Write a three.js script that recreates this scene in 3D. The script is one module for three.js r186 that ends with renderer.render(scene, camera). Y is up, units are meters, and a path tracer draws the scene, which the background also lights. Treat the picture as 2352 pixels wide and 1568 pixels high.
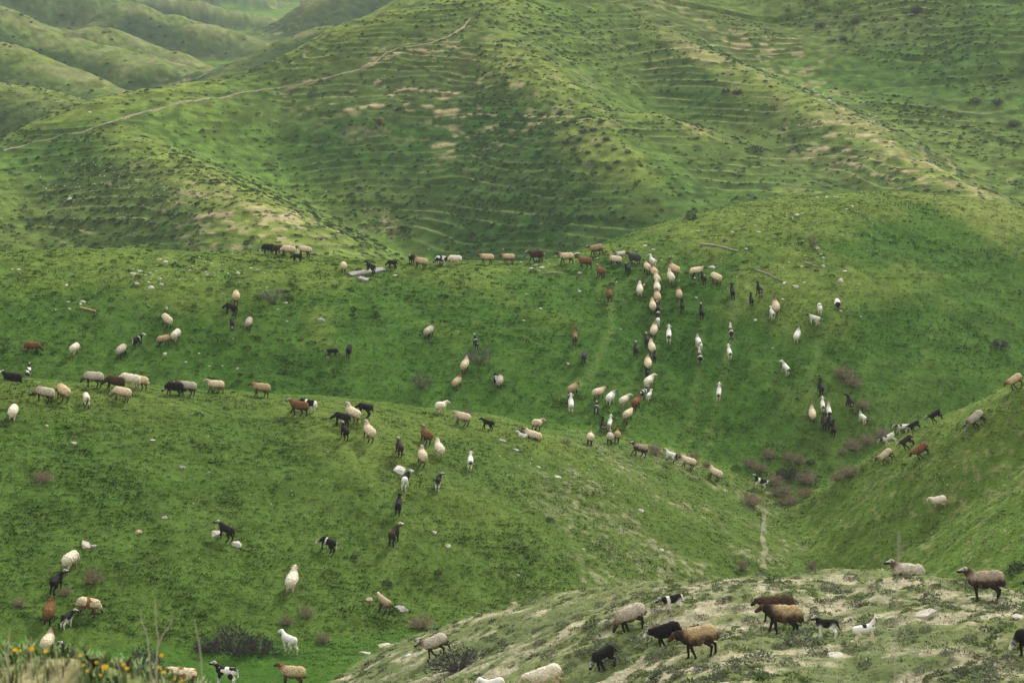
import * as THREE from 'three';
import { mergeGeometries } from 'three/addons/utils/BufferGeometryUtils.js';

// ---------------------------------------------------------------- camera, sky, sun, exposure
const scene = new THREE.Scene();
const camera = new THREE.PerspectiveCamera(22, 1024 / 682, 0.5, 4000);
camera.position.set(0, 30, 0);
camera.rotation.set(-8 * Math.PI / 180, 0, 0);
camera.focus = 80; camera.userData.fStop = 6;
scene.add(camera);
const renderer = new THREE.WebGLRenderer({ antialias: true });
renderer.setSize(1024, 682);
renderer.toneMapping = THREE.LinearToneMapping;
renderer.toneMappingExposure = 1.58;
renderer.shadowMap.enabled = true;
{ // a bright, thinly overcast sky
  const W = 256, H = 128, data = new Float32Array(W * H * 4);
  for (let j = 0; j < H; j++) for (let i = 0; i < W; i++) {
    const el = (j + 0.5) / H * Math.PI - Math.PI / 2, az = (i + 0.5) / W * 2 * Math.PI;
    const up = Math.max(0, Math.sin(el));
    const cloud = 1 + 0.10 * Math.sin(az * 3 + 4 * up) * Math.sin(az * 5 + 1.7) * Math.cos(el) + 0.06 * Math.sin(az * 9 + up * 11);
    const v = el < 0 ? 0.3 : (0.29 + 0.54 * up) * cloud, k = (j * W + i) * 4;
    data[k] = v * 0.99; data[k + 1] = v; data[k + 2] = v * (1.01 - 0.02 * up); data[k + 3] = 1;
  }
  const t = new THREE.DataTexture(data, W, H, THREE.RGBAFormat, THREE.FloatType);
  t.mapping = THREE.EquirectangularReflectionMapping; t.magFilter = t.minFilter = THREE.LinearFilter; t.wrapS = THREE.RepeatWrapping; t.needsUpdate = true;
  scene.background = t; scene.environment = t;
}
const sun = new THREE.DirectionalLight(new THREE.Color(1, 0.955, 0.87), 3.0);
sun.position.set(105, 165, -265);
sun.target.position.set(0, 0, -80);
sun.castShadow = true; sun.shadow.radius = 11;
sun.shadow.mapSize.set(4096, 4096);
Object.assign(sun.shadow.camera, { left: -200, right: 200, top: 160, bottom: -160, near: 1, far: 700 });
scene.add(sun, sun.target);
scene.fog = new THREE.FogExp2(new THREE.Color(0.78, 0.85, 0.88), 0.00032);

// ---------------------------------------------------------------- helpers
let seed = 20240611;
const rnd = () => { seed = (seed + 0x6D2B79F5) | 0; let t = Math.imul(seed ^ (seed >>> 15), 1 | seed); t = (t + Math.imul(t ^ (t >>> 7), 61 | t)) ^ t; return ((t ^ (t >>> 14)) >>> 0) / 4294967296; };
const span = (a, b) => a + (b - a) * rnd();
const used = {};
function numbered(name) { const n = used[name] = (used[name] ?? -1) + 1; return n ? `${name}_${String(n).padStart(3, '0')}` : name; }
function tag(o, label, category, group, kind) {
  if (label) o.userData.label = label;
  if (category) o.userData.category = category;
  if (group) o.userData.group = group;
  if (kind) o.userData.kind = kind;
  return o;
}
function add(o, name) { o.name = numbered(name); scene.add(o); return o; }
function meshed(geo, mat) { const m = new THREE.Mesh(geo, mat); m.castShadow = m.receiveShadow = true; return m; }
// ---------------------------------------------------------------- the lie of the land
// Hills are spurs: ridge lines in metres with a rounded top and two flanks; where flanks meet there are valleys.
const EYE = 30, PITCH = 8 * Math.PI / 180, FOC = 784 / Math.tan(11 * Math.PI / 180);
const CP = Math.cos(PITCH), SP = Math.sin(PITCH);
// bearing of a point of the view (2352 x 1568 units): unit step per metre of horizontal distance
function bearing(px, py) {
  const u = (px - 1176) / FOC, v = (784 - py) / FOC;
  const x = u, y = -SP + v * CP, z = -CP - v * SP, h = Math.hypot(x, z);
  return [x / h, y / h, z / h];
}
const place = ([px, py, d]) => { const b = bearing(px, py); return [b[0] * d, EYE + b[1] * d, b[2] * d]; };
function hash2(ix, iz) { let n = Math.imul(ix, 374761393) + Math.imul(iz, 668265263); n = Math.imul(n ^ (n >>> 13), 1274126177); return ((n ^ (n >>> 16)) >>> 0) / 4294967296; }
function noise(x, z) {
  const ix = Math.floor(x), iz = Math.floor(z), fx = x - ix, fz = z - iz;
  const u = fx * fx * fx * (fx * (fx * 6 - 15) + 10), v = fz * fz * fz * (fz * (fz * 6 - 15) + 10);
  const a = hash2(ix, iz), b = hash2(ix + 1, iz), c = hash2(ix, iz + 1), d = hash2(ix + 1, iz + 1);
  return 2 * (a + (b - a) * u + (c - a) * v + (a - b - c + d) * u * v) - 1;
}
const fbm = (x, z, n = 3) => { let s = 0, a = 1; for (let i = 0; i < n; i++) { s += a * noise(x, z); const t = x * 1.62 - z * 1.18; z = x * 1.18 + z * 1.62 + 17.3; x = t + 9.1; a *= 0.5; } return s; };
const smooth = (a, b, x) => { const t = Math.min(1, Math.max(0, (x - a) / (b - a))); return t * t * (3 - 2 * t); };
const lerp = (a, b, t) => a + (b - a) * t;
function catmull(P, n) {
  const out = [];
  for (let i = 0; i < P.length - 1; i++) {
    const a = P[Math.max(0, i - 1)], b = P[i], c = P[i + 1], d = P[Math.min(P.length - 1, i + 2)];
    for (let k = 0; k < n; k++) {
      const t = k / n;
      out.push(b.map((_, j) => 0.5 * (2 * b[j] + (c[j] - a[j]) * t + (2 * a[j] - 5 * b[j] + 4 * c[j] - d[j]) * t * t + (3 * b[j] - a[j] - 3 * c[j] + d[j]) * t * t * t)));
    }
  }
  out.push(P[P.length - 1]);
  return out;
}
const SPURS = [];
// view points -> ridge in metres; right flank is the near one for ridges drawn from left to right
function spur(name, pts, r, sRight, sLeft, wob = 0.5) {
  const P = catmull(pts.map(place), 3);
  SPURS.push({ name, P, r, sRight, sLeft, wob, reach: 0 });
}
function spurXYZ(name, pts, r, sRight, sLeft, wob = 0.2) { SPURS.push({ name, P: catmull(pts.map(p => [p[0], EYE + p[1], p[2]]), 3), r, sRight, sLeft, wob }); }
spurXYZ('knoll', [[-5, -2.28, -7], [-2.6, -2.21, -6.6], [-1.75, -2.22, -6.3], [-1.1, -2.4, -6]], 0.8, 0.25, 0.75, 0.02);
spurXYZ('knoll', [[-12, -3.6, 2], [0, -1.7, 0.6], [8, -3.4, 0]], 2, 0.5, 0.55, 0.02);
spur('near_hill', [[1560, 1900, 22], [1700, 1580, 36], [1750, 1465, 43], [1800, 1365, 49]], 3, 0.4, 0.95, 0.06);
spur('near_hill', [[1750, 1400, 47], [2050, 1352, 50], [2300, 1402, 46], [2700, 1510, 38]], 6, 0.42, 0.6, 0.06);
spur('near_hill', [[1750, 1400, 47], [1600, 1352, 53], [1420, 1372, 57], [1330, 1405, 59]], 3, 0.6, 0.5, 0.06);
spur('near_floor', [[-200, 1530, 60], [300, 1530, 60], [700, 1530, 61], [1050, 1500, 63]], 9, 0.3, 0.25, 0.1);
spur('left_ridge', [[-700, 850, 79], [-300, 868, 80], [0, 879, 81], [180, 886, 82], [400, 907, 83], [620, 917, 84], [800, 942, 86], [1000, 968, 88.5], [1200, 1008, 92], [1400, 1040, 96], [1550, 1072, 99], [1640, 1120, 101], [1680, 1170, 101]], 6, 0.46, 0.42, 0.35);
spur('middle_ridge', [[-700, 590, 111], [-300, 588, 112], [0, 579, 113], [300, 575, 114], [600, 582, 115], [720, 590, 115.5], [900, 602, 116], [1100, 609, 117], [1250, 604, 119], [1400, 578, 122], [1500, 548, 124], [1600, 518, 126], [1700, 483, 128], [1800, 453, 131], [1900, 441, 134], [2000, 437, 137], [2150, 448, 138], [2250, 473, 138], [2352, 495, 138], [2600, 570, 136], [3000, 660, 130]], 8, 0.55, 0.5, 0.4);
spurXYZ('right_hill', [[26, -11, -38], [27, -12.3, -52], [30, -13, -68], [33, -13, -85], [40, -11, -95]], 3, 0.7, 0.74, 0.2);
spur('right_hill', [[2800, 720, 90], [2500, 820, 90], [2352, 888, 92], [2230, 942, 94], [2150, 992, 94]], 2, 0.85, 0.9, 0.1);
spur('main_hill', [[-500, 420, 170], [-250, 385, 178], [0, 342, 189], [130, 302, 194], [290, 217, 201], [480, 187, 208], [620, 162, 213], [720, 142, 216], [850, 62, 222], [960, 20, 225], [1080, -10, 228], [1230, -28, 238], [1390, -35, 247]], 6, 0.50, 0.6, 0.6);
spur('main_hill', [[1080, -10, 228], [1085, 40, 221], [1150, 102, 210], [1320, 232, 191], [1420, 332, 179], [1500, 430, 170], [1600, 510, 163], [1700, 590, 155]], 4, 0.58, 0.58, 0.6);
spur('main_hill', [[230, 262, 194], [380, 352, 179], [520, 442, 166], [600, 492, 159], [700, 570, 152], [800, 640, 147]], 4, 0.5, 0.5, 0.5);
spur('back_spur', [[1390, -50, 247], [1450, 30, 232], [1535, 96, 222], [1622, 124, 216], [1709, 158, 210], [1813, 203, 203], [1900, 245, 196], [1952, 280, 191], [2022, 332, 184], [2109, 384, 176], [2196, 436, 169], [2300, 510, 161]], 4, 0.60, 0.60, 0.7);
spur('back_spur', [[1390, -38, 248], [1535, 9, 243], [1640, 33, 239], [1720, 61, 235], [1838, 123, 228], [1987, 203, 218], [2126, 273, 208], [2265, 325, 198], [2352, 360, 192], [2500, 425, 182]], 4, 0.62, 0.65, 0.6);
spur('back_spur', [[1500, 260, 190], [1640, 325, 185], [1780, 400, 175], [1900, 460, 166], [2000, 530, 159]], 5, 0.52, 0.52, 0.5);
spur('back_slope', [[1500, -220, 300], [1800, -300, 315], [2100, -340, 320], [2500, -380, 310], [3000, -300, 290]], 10, 0.45, 0.5, 1.2);
spur('back_slope', [[2050, -120, 290], [2200, 60, 258], [2330, 220, 232], [2420, 330, 212]], 8, 0.3, 0.3, 0.8);
spur('far_hill', [[-600, 100, 268], [-300, 150, 262], [0, 191, 255], [104, 210, 250], [156, 228, 246], [201, 249, 243], [300, 310, 236]], 6, 0.62, 0.60, 0.50);
spur('far_hill', [[-600, -60, 310], [-200, 58, 300], [0, 103, 292], [87, 134, 285], [139, 155, 281], [208, 189, 274], [305, 214, 266], [420, 265, 256]], 5, 0.62, 0.60, 0.50);
spur('far_hill', [[-600, -150, 390], [-200, -40, 372], [0, 26, 360], [52, 47, 356], [115, 75, 350], [174, 89, 346], [278, 110, 338], [347, 127, 332], [399, 151, 328], [469, 191, 318], [580, 250, 304]], 5, 0.62, 0.60, 0.50);
spur('far_hill', [[-200, -60, 440], [0, 30, 421], [97, 61, 412], [174, 64, 405], [200, 57, 402], [236, 59, 398], [260, 78, 395], [312, 99, 390], [417, 134, 380], [496, 172, 370], [600, 240, 358]], 4, 0.62, 0.60, 0.50);
spur('far_hill', [[-100, -190, 540], [100, -90, 515], [243, 2, 495], [295, 5, 488], [340, 30, 480], [417, 40, 473], [486, 58, 465], [556, 82, 458], [625, 110, 450], [720, 165, 440]], 5, 0.62, 0.60, 0.50);
spur('far_hill', [[0, -150, 660], [295, -15, 630], [451, 5, 610], [521, 26, 600], [608, 40, 590], [660, 52, 580], [740, 90, 560]], 6, 0.62, 0.60, 0.50);
spur('far_hill', [[300, -140, 800], [520, -50, 770], [610, 0, 750], [690, 33, 725], [740, 60, 700]], 8, 0.67, 0.60, 0.50);
spur('far_hill', [[1050, -10, 296], [960, 40, 302], [817, 72, 312], [700, 75, 318], [625, 112, 310], [521, 172, 298], [430, 225, 286]], 4, 0.67, 0.55, 0.30);
spur('far_hill', [[1050, -140, 500], [850, -60, 490], [760, 10, 480], [700, 60, 470], [630, 110, 450]], 6, 0.67, 0.55, 0.40);
spur('far_hill', [[1000, -220, 900], [800, -110, 880], [700, -30, 850], [620, 0, 830]], 10, 0.62, 0.55, 0.50);
spurXYZ('far_hill', [[-900, 190, -1100], [-300, 150, -1150], [0, 170, -1200], [500, 210, -1100]], 40, 0.35, 0.3, 2);
const FLOOR = [[0, -27], [60, -27], [88, -24.1], [104, -23.1], [130, -23], [150, -21], [165, -19], [200, -15], [260, -9], [320, -3], [400, 4], [500, 12], [600, 22], [800, 40], [1500, 70], [4000, 70]];
function floorAt(d) { let i = 1; while (i < FLOOR.length - 1 && FLOOR[i][0] < d) i++; const [a, b] = [FLOOR[i - 1], FLOOR[i]]; return EYE + lerp(a[1], b[1], Math.min(1, (d - a[0]) / (b[0] - a[0]))); }
for (const s of SPURS) {
  s.seg = [];
  let x0 = 1e9, x1 = -1e9, z0 = 1e9, z1 = -1e9, top = -1e9;
  for (let i = 0; i < s.P.length - 1; i++) {
    const a = s.P[i], b = s.P[i + 1], dx = b[0] - a[0], dz = b[2] - a[2];
    s.seg.push([a[0], a[1], a[2], dx, b[1] - a[1], dz, 1 / (dx * dx + dz * dz)]);
  }
  for (const p of s.P) { x0 = Math.min(x0, p[0]); x1 = Math.max(x1, p[0]); z0 = Math.min(z0, p[2]); z1 = Math.max(z1, p[2]); top = Math.max(top, p[1]); }
  s.box = [x0, x1, z0, z1, top, Math.min(s.sLeft, s.sRight)];
}
function spurHeight(s, x, z, flank) {
  let best = -1e9;
  for (const [ax, ay, az, dx, dy, dz, inv] of s.seg) {
    const qx = x - ax, qz = z - az;
    let t = (qx * dx + qz * dz) * inv; t = t < 0 ? 0 : t > 1 ? 1 : t;
    const ex = qx - dx * t, ez = qz - dz * t, side = dx * qz - dz * qx;           // > 0: right flank (nearer the viewer when drawn left to right)
    const d2 = ex * ex + ez * ez, sl = (side > 0 ? s.sRight : s.sLeft) * flank;
    const h = ay + dy * t - sl * (Math.sqrt(d2 + s.r * s.r) - s.r);
    if (h > best) best = h;
  }
  return best;
}
// height before fine relief, and which hill it belongs to
function landform(x, z) {
  const d = Math.hypot(x, z);
  let top = floorAt(d), second = -1e9, who = 'valley', best = top;
  const K = d < 20 ? 0.04 : d < 56 ? lerp(0.06, 0.2, (d - 20) / 36) : d < 90 ? lerp(0.2, 0.45, (d - 56) / 34) : d < 130 ? lerp(0.45, 0.8, (d - 90) / 40) : d < 240 ? lerp(0.8, 1.1, (d - 130) / 110) : 1.6;
  const hs = [top];
  const wob = d > 30 ? fbm(x * 0.045 + 3.1, z * 0.045, 3) : 0;
  for (const s of SPURS) {
    const bx = Math.max(s.box[0] - x, 0, x - s.box[1]), bz = Math.max(s.box[2] - z, 0, z - s.box[3]);
    if (s.box[4] - s.box[5] * (Math.hypot(bx, bz) - s.r - 4) < best - 4) continue;
    const h = spurHeight(s, x, z, 1) + s.wob * wob * 0.6;
    hs.push(h);
    if (h > best) { best = h; who = s.name; }
  }
  let sum = 0;
  for (const h of hs) { const e = (h - best) / K; if (e > -9) sum += Math.exp(e); }
  return { h: best + K * Math.log(sum) * 0.8, who, sharp: K * Math.log(sum) };
}
// ---------------------------------------------------------------- fine relief and ground colour
const STEP = { main_hill: [0.72, 0.8], back_spur: [0.72, 0.85], back_slope: [1.1, 0.6], far_hill: [2.0, 0.3], middle_ridge: [0.62, 0.22], left_ridge: [0.5, 0.2], right_hill: [0.42, 0.3], near_hill: [0.3, 0.3], knoll: [1, 0], near_floor: [1, 0], valley: [1, 0.1] };
function ground(x, z) {
  const L = landform(x, z), d = Math.hypot(x, z), st = STEP[L.who];
  const near = smooth(4, 45, d), far = smooth(150, 400, d);
  let h = L.h + near * (0.16 + 0.5 * far) * fbm(x / 8.7 + 4, z / 8.7, 2) + (0.02 + 0.06 * near + 0.12 * far) * fbm(x / 1.9, z / 1.9 + 7, 2) + 0.02 * (1 - far) * noise(x / 0.5, z / 0.5);
  if (L.who === 'near_hill') h += 0.05 * fbm(x / 0.45, z / 0.4, 2) + 0.05 * fbm(x / 1.4, z / 0.9 + 3, 2);
  if (d < 12) h += 0.05 * fbm(x / 0.35, z / 0.35, 2);
  const hw = h + 1.5 * st[0] * fbm(x / 17 + 1.7, z / 17, 2) + 0.5 * st[0] * noise(x / 5, z / 5), q = hw / st[0], f = q - Math.floor(q);
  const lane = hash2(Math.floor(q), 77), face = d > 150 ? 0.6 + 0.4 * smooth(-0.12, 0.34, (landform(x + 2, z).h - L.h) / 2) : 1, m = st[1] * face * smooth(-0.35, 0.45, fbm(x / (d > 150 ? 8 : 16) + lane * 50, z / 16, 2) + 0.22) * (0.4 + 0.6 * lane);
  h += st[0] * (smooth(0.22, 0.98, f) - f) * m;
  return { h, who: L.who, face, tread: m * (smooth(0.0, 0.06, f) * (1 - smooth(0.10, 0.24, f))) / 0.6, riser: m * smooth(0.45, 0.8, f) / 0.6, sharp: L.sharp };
}
let GROUNDCOL;
const ROWS = [], COLS = [];
for (const [a, b, n] of [[1.2, 5, 10], [5, 8.5, 80], [8.5, 34, 40], [34, 62, 210], [62, 104, 330], [104, 140, 250], [140, 152, 14], [152, 260, 330], [260, 520, 210], [520, 900, 70], [900, 1700, 24]])
  for (let i = 0; i < n; i++) ROWS.push(a * Math.pow(b / a, i / n));
ROWS.push(1700);
for (let i = 0; i < 26; i++) COLS.push(-52 + 33.4 * (i / 26));
for (let i = 0; i <= 480; i++) COLS.push(-18.6 + 37.2 * (i / 480));
for (let i = 1; i <= 26; i++) COLS.push(18.6 + 33.4 * (i / 26));
const NR = ROWS.length, NC = COLS.length, HT = new Float32Array(NR * NC), INFO = new Array(NR * NC);
for (let j = 0; j < NR; j++) for (let i = 0; i < NC; i++) {
  const a = COLS[i] * Math.PI / 180, g = ground(Math.sin(a) * ROWS[j], -Math.cos(a) * ROWS[j]);
  HT[j * NC + i] = g.h; INFO[j * NC + i] = g;
}
const seek = (A, v) => { let lo = 0, hi = A.length - 2; while (lo < hi) { const m = (lo + hi + 1) >> 1; if (A[m] <= v) lo = m; else hi = m - 1; } return lo; };
function heightAt(x, z) {
  const d = Math.hypot(x, z), a = Math.atan2(x, -z) * 180 / Math.PI, j = seek(ROWS, d), i = seek(COLS, a);
  const u = Math.min(1, Math.max(0, (a - COLS[i]) / (COLS[i + 1] - COLS[i]))), v = Math.min(1, Math.max(0, (d - ROWS[j]) / (ROWS[j + 1] - ROWS[j]))), k = j * NC + i;
  return lerp(lerp(HT[k], HT[k + 1], u), lerp(HT[k + NC], HT[k + NC + 1], u), v);
}
function slopeAt(x, z, e = 0.5) { return [(heightAt(x + e, z) - heightAt(x - e, z)) / (2 * e), (heightAt(x, z + e) - heightAt(x, z - e)) / (2 * e)]; }
// the spot of ground seen in a given direction
function spot(px, py, limit = 1e9, from = 30) {
  for (let tries = 0; tries < 60; tries++, py += 1.5) {
    const b = bearing(px, py);
    let d = from, prev = from;
    while (d < 1500 && EYE + b[1] * d > heightAt(b[0] * d, b[2] * d)) { prev = d; d += 0.06 + d * 0.0018; }
    let lo = prev, hi = d;
    for (let k = 0; k < 10; k++) { const m = (lo + hi) / 2; if (EYE + b[1] * m > heightAt(b[0] * m, b[2] * m)) lo = m; else hi = m; }
    if (hi < limit) return new THREE.Vector3(b[0] * hi, heightAt(b[0] * hi, b[2] * hi), b[2] * hi);
  }
  throw new Error(`no ground at ${px} ${py} within ${limit}`);
}
// worn lines on the ground: [view points, half width in metres, strength]
const WORN = [
  [[[1400, 692], [1406, 740], [1386, 800], [1352, 862], [1290, 915]], 0.2, 0.62], [[[1688, 690], [1678, 765], [1662, 850], [1642, 930], [1624, 1024]], 0.2, 0.62],
  [[[1745, 660], [1716, 700], [1700, 720]], 0.2, 0.5], [[[1508, 660], [1506, 760], [1494, 850], [1440, 980], [1405, 1020]], 0.2, 0.4], [[[1612, 735], [1606, 840], [1590, 960], [1580, 1030]], 0.2, 0.35],
  [[[1925, 700], [1880, 800], [1850, 880], [1780, 960]], 0.3, 0.35], [[[2180, 700], [2120, 820], [2060, 900]], 0.35, 0.3],
  [[[930, 1230], [905, 1275], [880, 1340]], 0.25, 0.5], [[[700, 1010], [800, 1080], [960, 1180], [1100, 1300]], 0.25, 0.25],
].map(([pts, w, s]) => ({ P: catmull(pts.map(p => { const v = spot(p[0], p[1]); return [v.x, v.z]; }), 5), w, s }));
for (const t of WORN) t.box = [Math.min(...t.P.map(p => p[0])) - 2, Math.max(...t.P.map(p => p[0])) + 2, Math.min(...t.P.map(p => p[1])) - 2, Math.max(...t.P.map(p => p[1])) + 2];
function distTo(P, x, z) {
  let best = 1e9;
  for (let i = 0; i < P.length - 1; i++) {
    const [ax, az] = P[i], dx = P[i + 1][0] - ax, dz = P[i + 1][1] - az, qx = x - ax, qz = z - az, t = Math.min(1, Math.max(0, (qx * dx + qz * dz) / (dx * dx + dz * dz + 1e-9)));
    best = Math.min(best, Math.hypot(qx - dx * t, qz - dz * t));
  }
  return best;
}
// bare patches: [view x, view y, radius across the view in metres, strength]
const BARE = [[1290, 180, 6, 0.5], [850, 205, 7, 1], [960, 215, 8, 0.9], [900, 165, 6, 0.8], [1080, 250, 7, 0.8], [1200, 225, 6, 0.6], [1300, 240, 5, 0.9], [1320, 190, 3, 0.7], [1070, 315, 5, 0.8], [700, 195, 4, 0.6], [740, 230, 5, 0.5], [870, 523, 2.2, 1.2],
  [560, 470, 7, 1.1], [600, 500, 5, 1], [520, 430, 5, 0.8], [400, 365, 6, 0.6], [650, 545, 5, 0.9], [1080, 96, 3, 1], [1880, 205, 5, 1.1], [1915, 225, 4, 0.8], [1560, 30, 6, 0.8], [1650, 70, 7, 0.7], [1750, 110, 7, 0.7], [1820, 150, 6, 0.9], [1960, 330, 7, 0.9], [2000, 300, 6, 0.8], [1880, 270, 6, 0.6], [2160, 405, 6, 0.9], [2100, 380, 5, 0.7],
  [455, 170, 9, 1.3], [440, 150, 8, 1], [660, 20, 16, 1.3], [620, 10, 14, 1.2], [610, 92, 9, 1.1], [205, 70, 8, 0.9], [100, 120, 8, 0.7], [250, 190, 8, 0.6], [1340, 280, 4, 0.7], [1400, 330, 4, 0.6]]
  .map(([px, py, r, s]) => { const v = spot(px, py); return { x: v.x, z: v.z, r, s }; });
const C = (r, g, b) => [r, g, b];
const LUSH = C(0.037, 0.100, 0.013), MID = C(0.074, 0.136, 0.022), CREST = C(0.195, 0.230, 0.048), OLIVE = C(0.112, 0.124, 0.036), DEEP = C(0.026, 0.070, 0.012), SOIL = C(0.46, 0.36, 0.22), GREY = C(0.43, 0.365, 0.275), BRIGHT = C(0.125, 0.225, 0.022);
const mix = (a, b, t) => { const u = t < 0 ? 0 : t > 1 ? 1 : t; return [a[0] + (b[0] - a[0]) * u, a[1] + (b[1] - a[1]) * u, a[2] + (b[2] - a[2]) * u]; };
function soilColor(x, z, hill, inf, conv, flankShade) {
  const d = Math.hypot(x, z), who = inf.who;
  const n1 = fbm(x / 23 + 11, z / 23, 3), n2 = fbm(x / 4.1, z / 4.1 + 3, 3), n3 = fbm(x / 0.9 + 5, z / 0.9, 2);
  let c = mix(LUSH, MID, 0.5 + 0.5 * n1 + 0.3 * n2);
  c = mix(c, DEEP, smooth(0.15, 1.0, n2 * 0.45 + n3 * 0.6) * 0.42);
  c = mix(c, OLIVE, smooth(-0.1, 0.7, n1 * 0.5 - n2 * 0.4 + 0.05) * 0.3);
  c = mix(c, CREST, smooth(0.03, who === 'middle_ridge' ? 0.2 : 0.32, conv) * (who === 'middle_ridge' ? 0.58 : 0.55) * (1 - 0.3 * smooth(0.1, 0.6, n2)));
  if (who === 'middle_ridge' || who === 'left_ridge') c = mix(c, flankShade > 0.5 ? LUSH : MID, 0.35 * Math.abs(flankShade - 0.5) * 2);  // lighter dose of the painted flank shade on the two nearer ridges
  if (who === 'valley') c = mix(c, BRIGHT, 0.65 * smooth(-0.5, 0.3, n2));
  c = mix(c, BRIGHT, smooth(0.25, 0.9, inf.sharp / (d < 130 ? 0.5 : 1.5)) * (d < 130 ? 0.5 : 0.3) * smooth(-0.6, 0.3, n2));
  let bare = 0;
  if (who === 'main_hill' || who === 'back_spur' || who === 'back_slope' || who === 'far_hill') {
    c = mix(c, mix(who === 'far_hill' ? C(0.085, 0.135, 0.042) : C(0.112, 0.176, 0.034), who === 'far_hill' ? C(0.026, 0.056, 0.020) : C(0.032, 0.068, 0.018), who === 'far_hill' ? smooth(0.25, 0.9, flankShade) :  who === 'back_slope' ? flankShade * 0.6 : who === 'back_spur' ? Math.max(flankShade, x * 0.62 + z * 0.5 > -88 ? 0.45 : 0.62) : who === 'main_hill' ? Math.max(flankShade, 0.55 * smooth(-195, -165, z) * smooth(5, 25, x)) : flankShade), who === 'far_hill' ? 0.85 : 0.68); c = mix(c, OLIVE, 0.10 + 0.25 * n1); c = mix(c, CREST, smooth(0.06, 0.34, conv) * (who === 'far_hill' ? 0.35 : 0.5)); c = c.map(q => q * (1 + 0.3 * n3));  // turf darkened on left and viewer-facing flanks: shade painted into its colour
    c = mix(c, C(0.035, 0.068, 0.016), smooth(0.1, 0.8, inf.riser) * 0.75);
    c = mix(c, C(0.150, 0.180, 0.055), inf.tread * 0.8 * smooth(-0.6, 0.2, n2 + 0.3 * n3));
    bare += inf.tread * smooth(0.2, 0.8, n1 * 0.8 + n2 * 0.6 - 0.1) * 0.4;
    if (who === 'back_spur') bare += 0.4 * smooth(0.1, 0.5, conv) * smooth(-0.1, 0.5, n2) + 0.3 * inf.tread;
    for (const b of BARE) { const q = Math.hypot((x - b.x) / b.r, (z - b.z) / (b.r * 1.3)); if (q < 1.6) bare += 0.75 * b.s * smooth(1.5, 0.2, q) * smooth(0.25, 0.7, fbm(x / 2.4, z / 1.6, 3) * 0.6 + fbm(x / 0.9, z / 0.7, 2) * 0.6 + 0.4 * inf.riser + 0.3 * (b.s - 0.9)) * (0.3 + 0.7 * Math.max(inf.riser, inf.tread * 0.8)); }
    if (who === 'far_hill') { c = mix(c, C(0.23, 0.215, 0.12), smooth(0.2, 0.42, conv) * 0.5 * smooth(-0.4, 0.4, n2)); c = mix(c, C(0.024, 0.05, 0.018), smooth(0.5, 1, flankShade) * smooth(0.05, -0.1, conv) * 0.45); }  // pale soil along the crests; painted flank shade deepened below them
  } else if (who === 'near_hill') {
    c = mix(c, C(0.17, 0.18, 0.088), 0.7);
    bare += smooth(-0.05, 0.5, fbm(x / 0.8 + 8, z / 0.6, 3) * 0.6 + fbm(x / 6, z / 3, 2) * 0.5 + 0.5 * inf.tread + 0.35 * n3 - 0.1) * 0.72;
  } else if (who === 'left_ridge') {
    const east = smooth(-3, 8, x) * smooth(-0.2, 0.5, n2 + 0.3 * n1);
    c = mix(c, OLIVE, 0.25 + 0.3 * east);
    bare += east * smooth(0.25, 0.8, fbm(x / 0.33, z / 0.33, 2) * 0.85 + 0.35 * n2) * 0.5;
  } else if (who === 'right_hill') {
    c = mix(c, C(0.112, 0.168, 0.030), 0.6);
    c = mix(c, C(0.19, 0.21, 0.07), inf.tread * 0.5);
    bare += smooth(0.45, 0.95, fbm(x / 0.32, z / 0.32 + 4, 2) + 0.3 * n2) * 0.28;
  } else if (who === 'knoll') { c = mix(MID, C(0.16, 0.19, 0.07), 0.5 + 0.5 * n2); bare += 0.15 + 0.4 * smooth(-0.3, 0.4, fbm(x / 0.3, z / 0.3, 2)); }
  else if (who === 'middle_ridge') { c = mix(c, C(0.2, 0.22, 0.06), smooth(24, 36, x) * smooth(0.03, 0.2, conv) * 0.6); }
  for (const t of WORN) if (x > t.box[0] && x < t.box[1] && z > t.box[2] && z < t.box[3]) { const k = smooth(t.w * 1.8, t.w * 0.3, distTo(t.P, x, z) + 0.15 * n3) * t.s; c = mix(c, C(0.15, 0.215, 0.055), k * 0.75); }
  if (bare > 0) c = mix(c, who === 'near_hill' || who === 'left_ridge' ? GREY : SOIL, Math.min(0.92, bare));
  const v = 1 + 0.16 * n3 + 0.1 * noise(x / 0.3, z / 0.3);
  return [c[0] * v, c[1] * v, c[2] * v];
}
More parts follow.
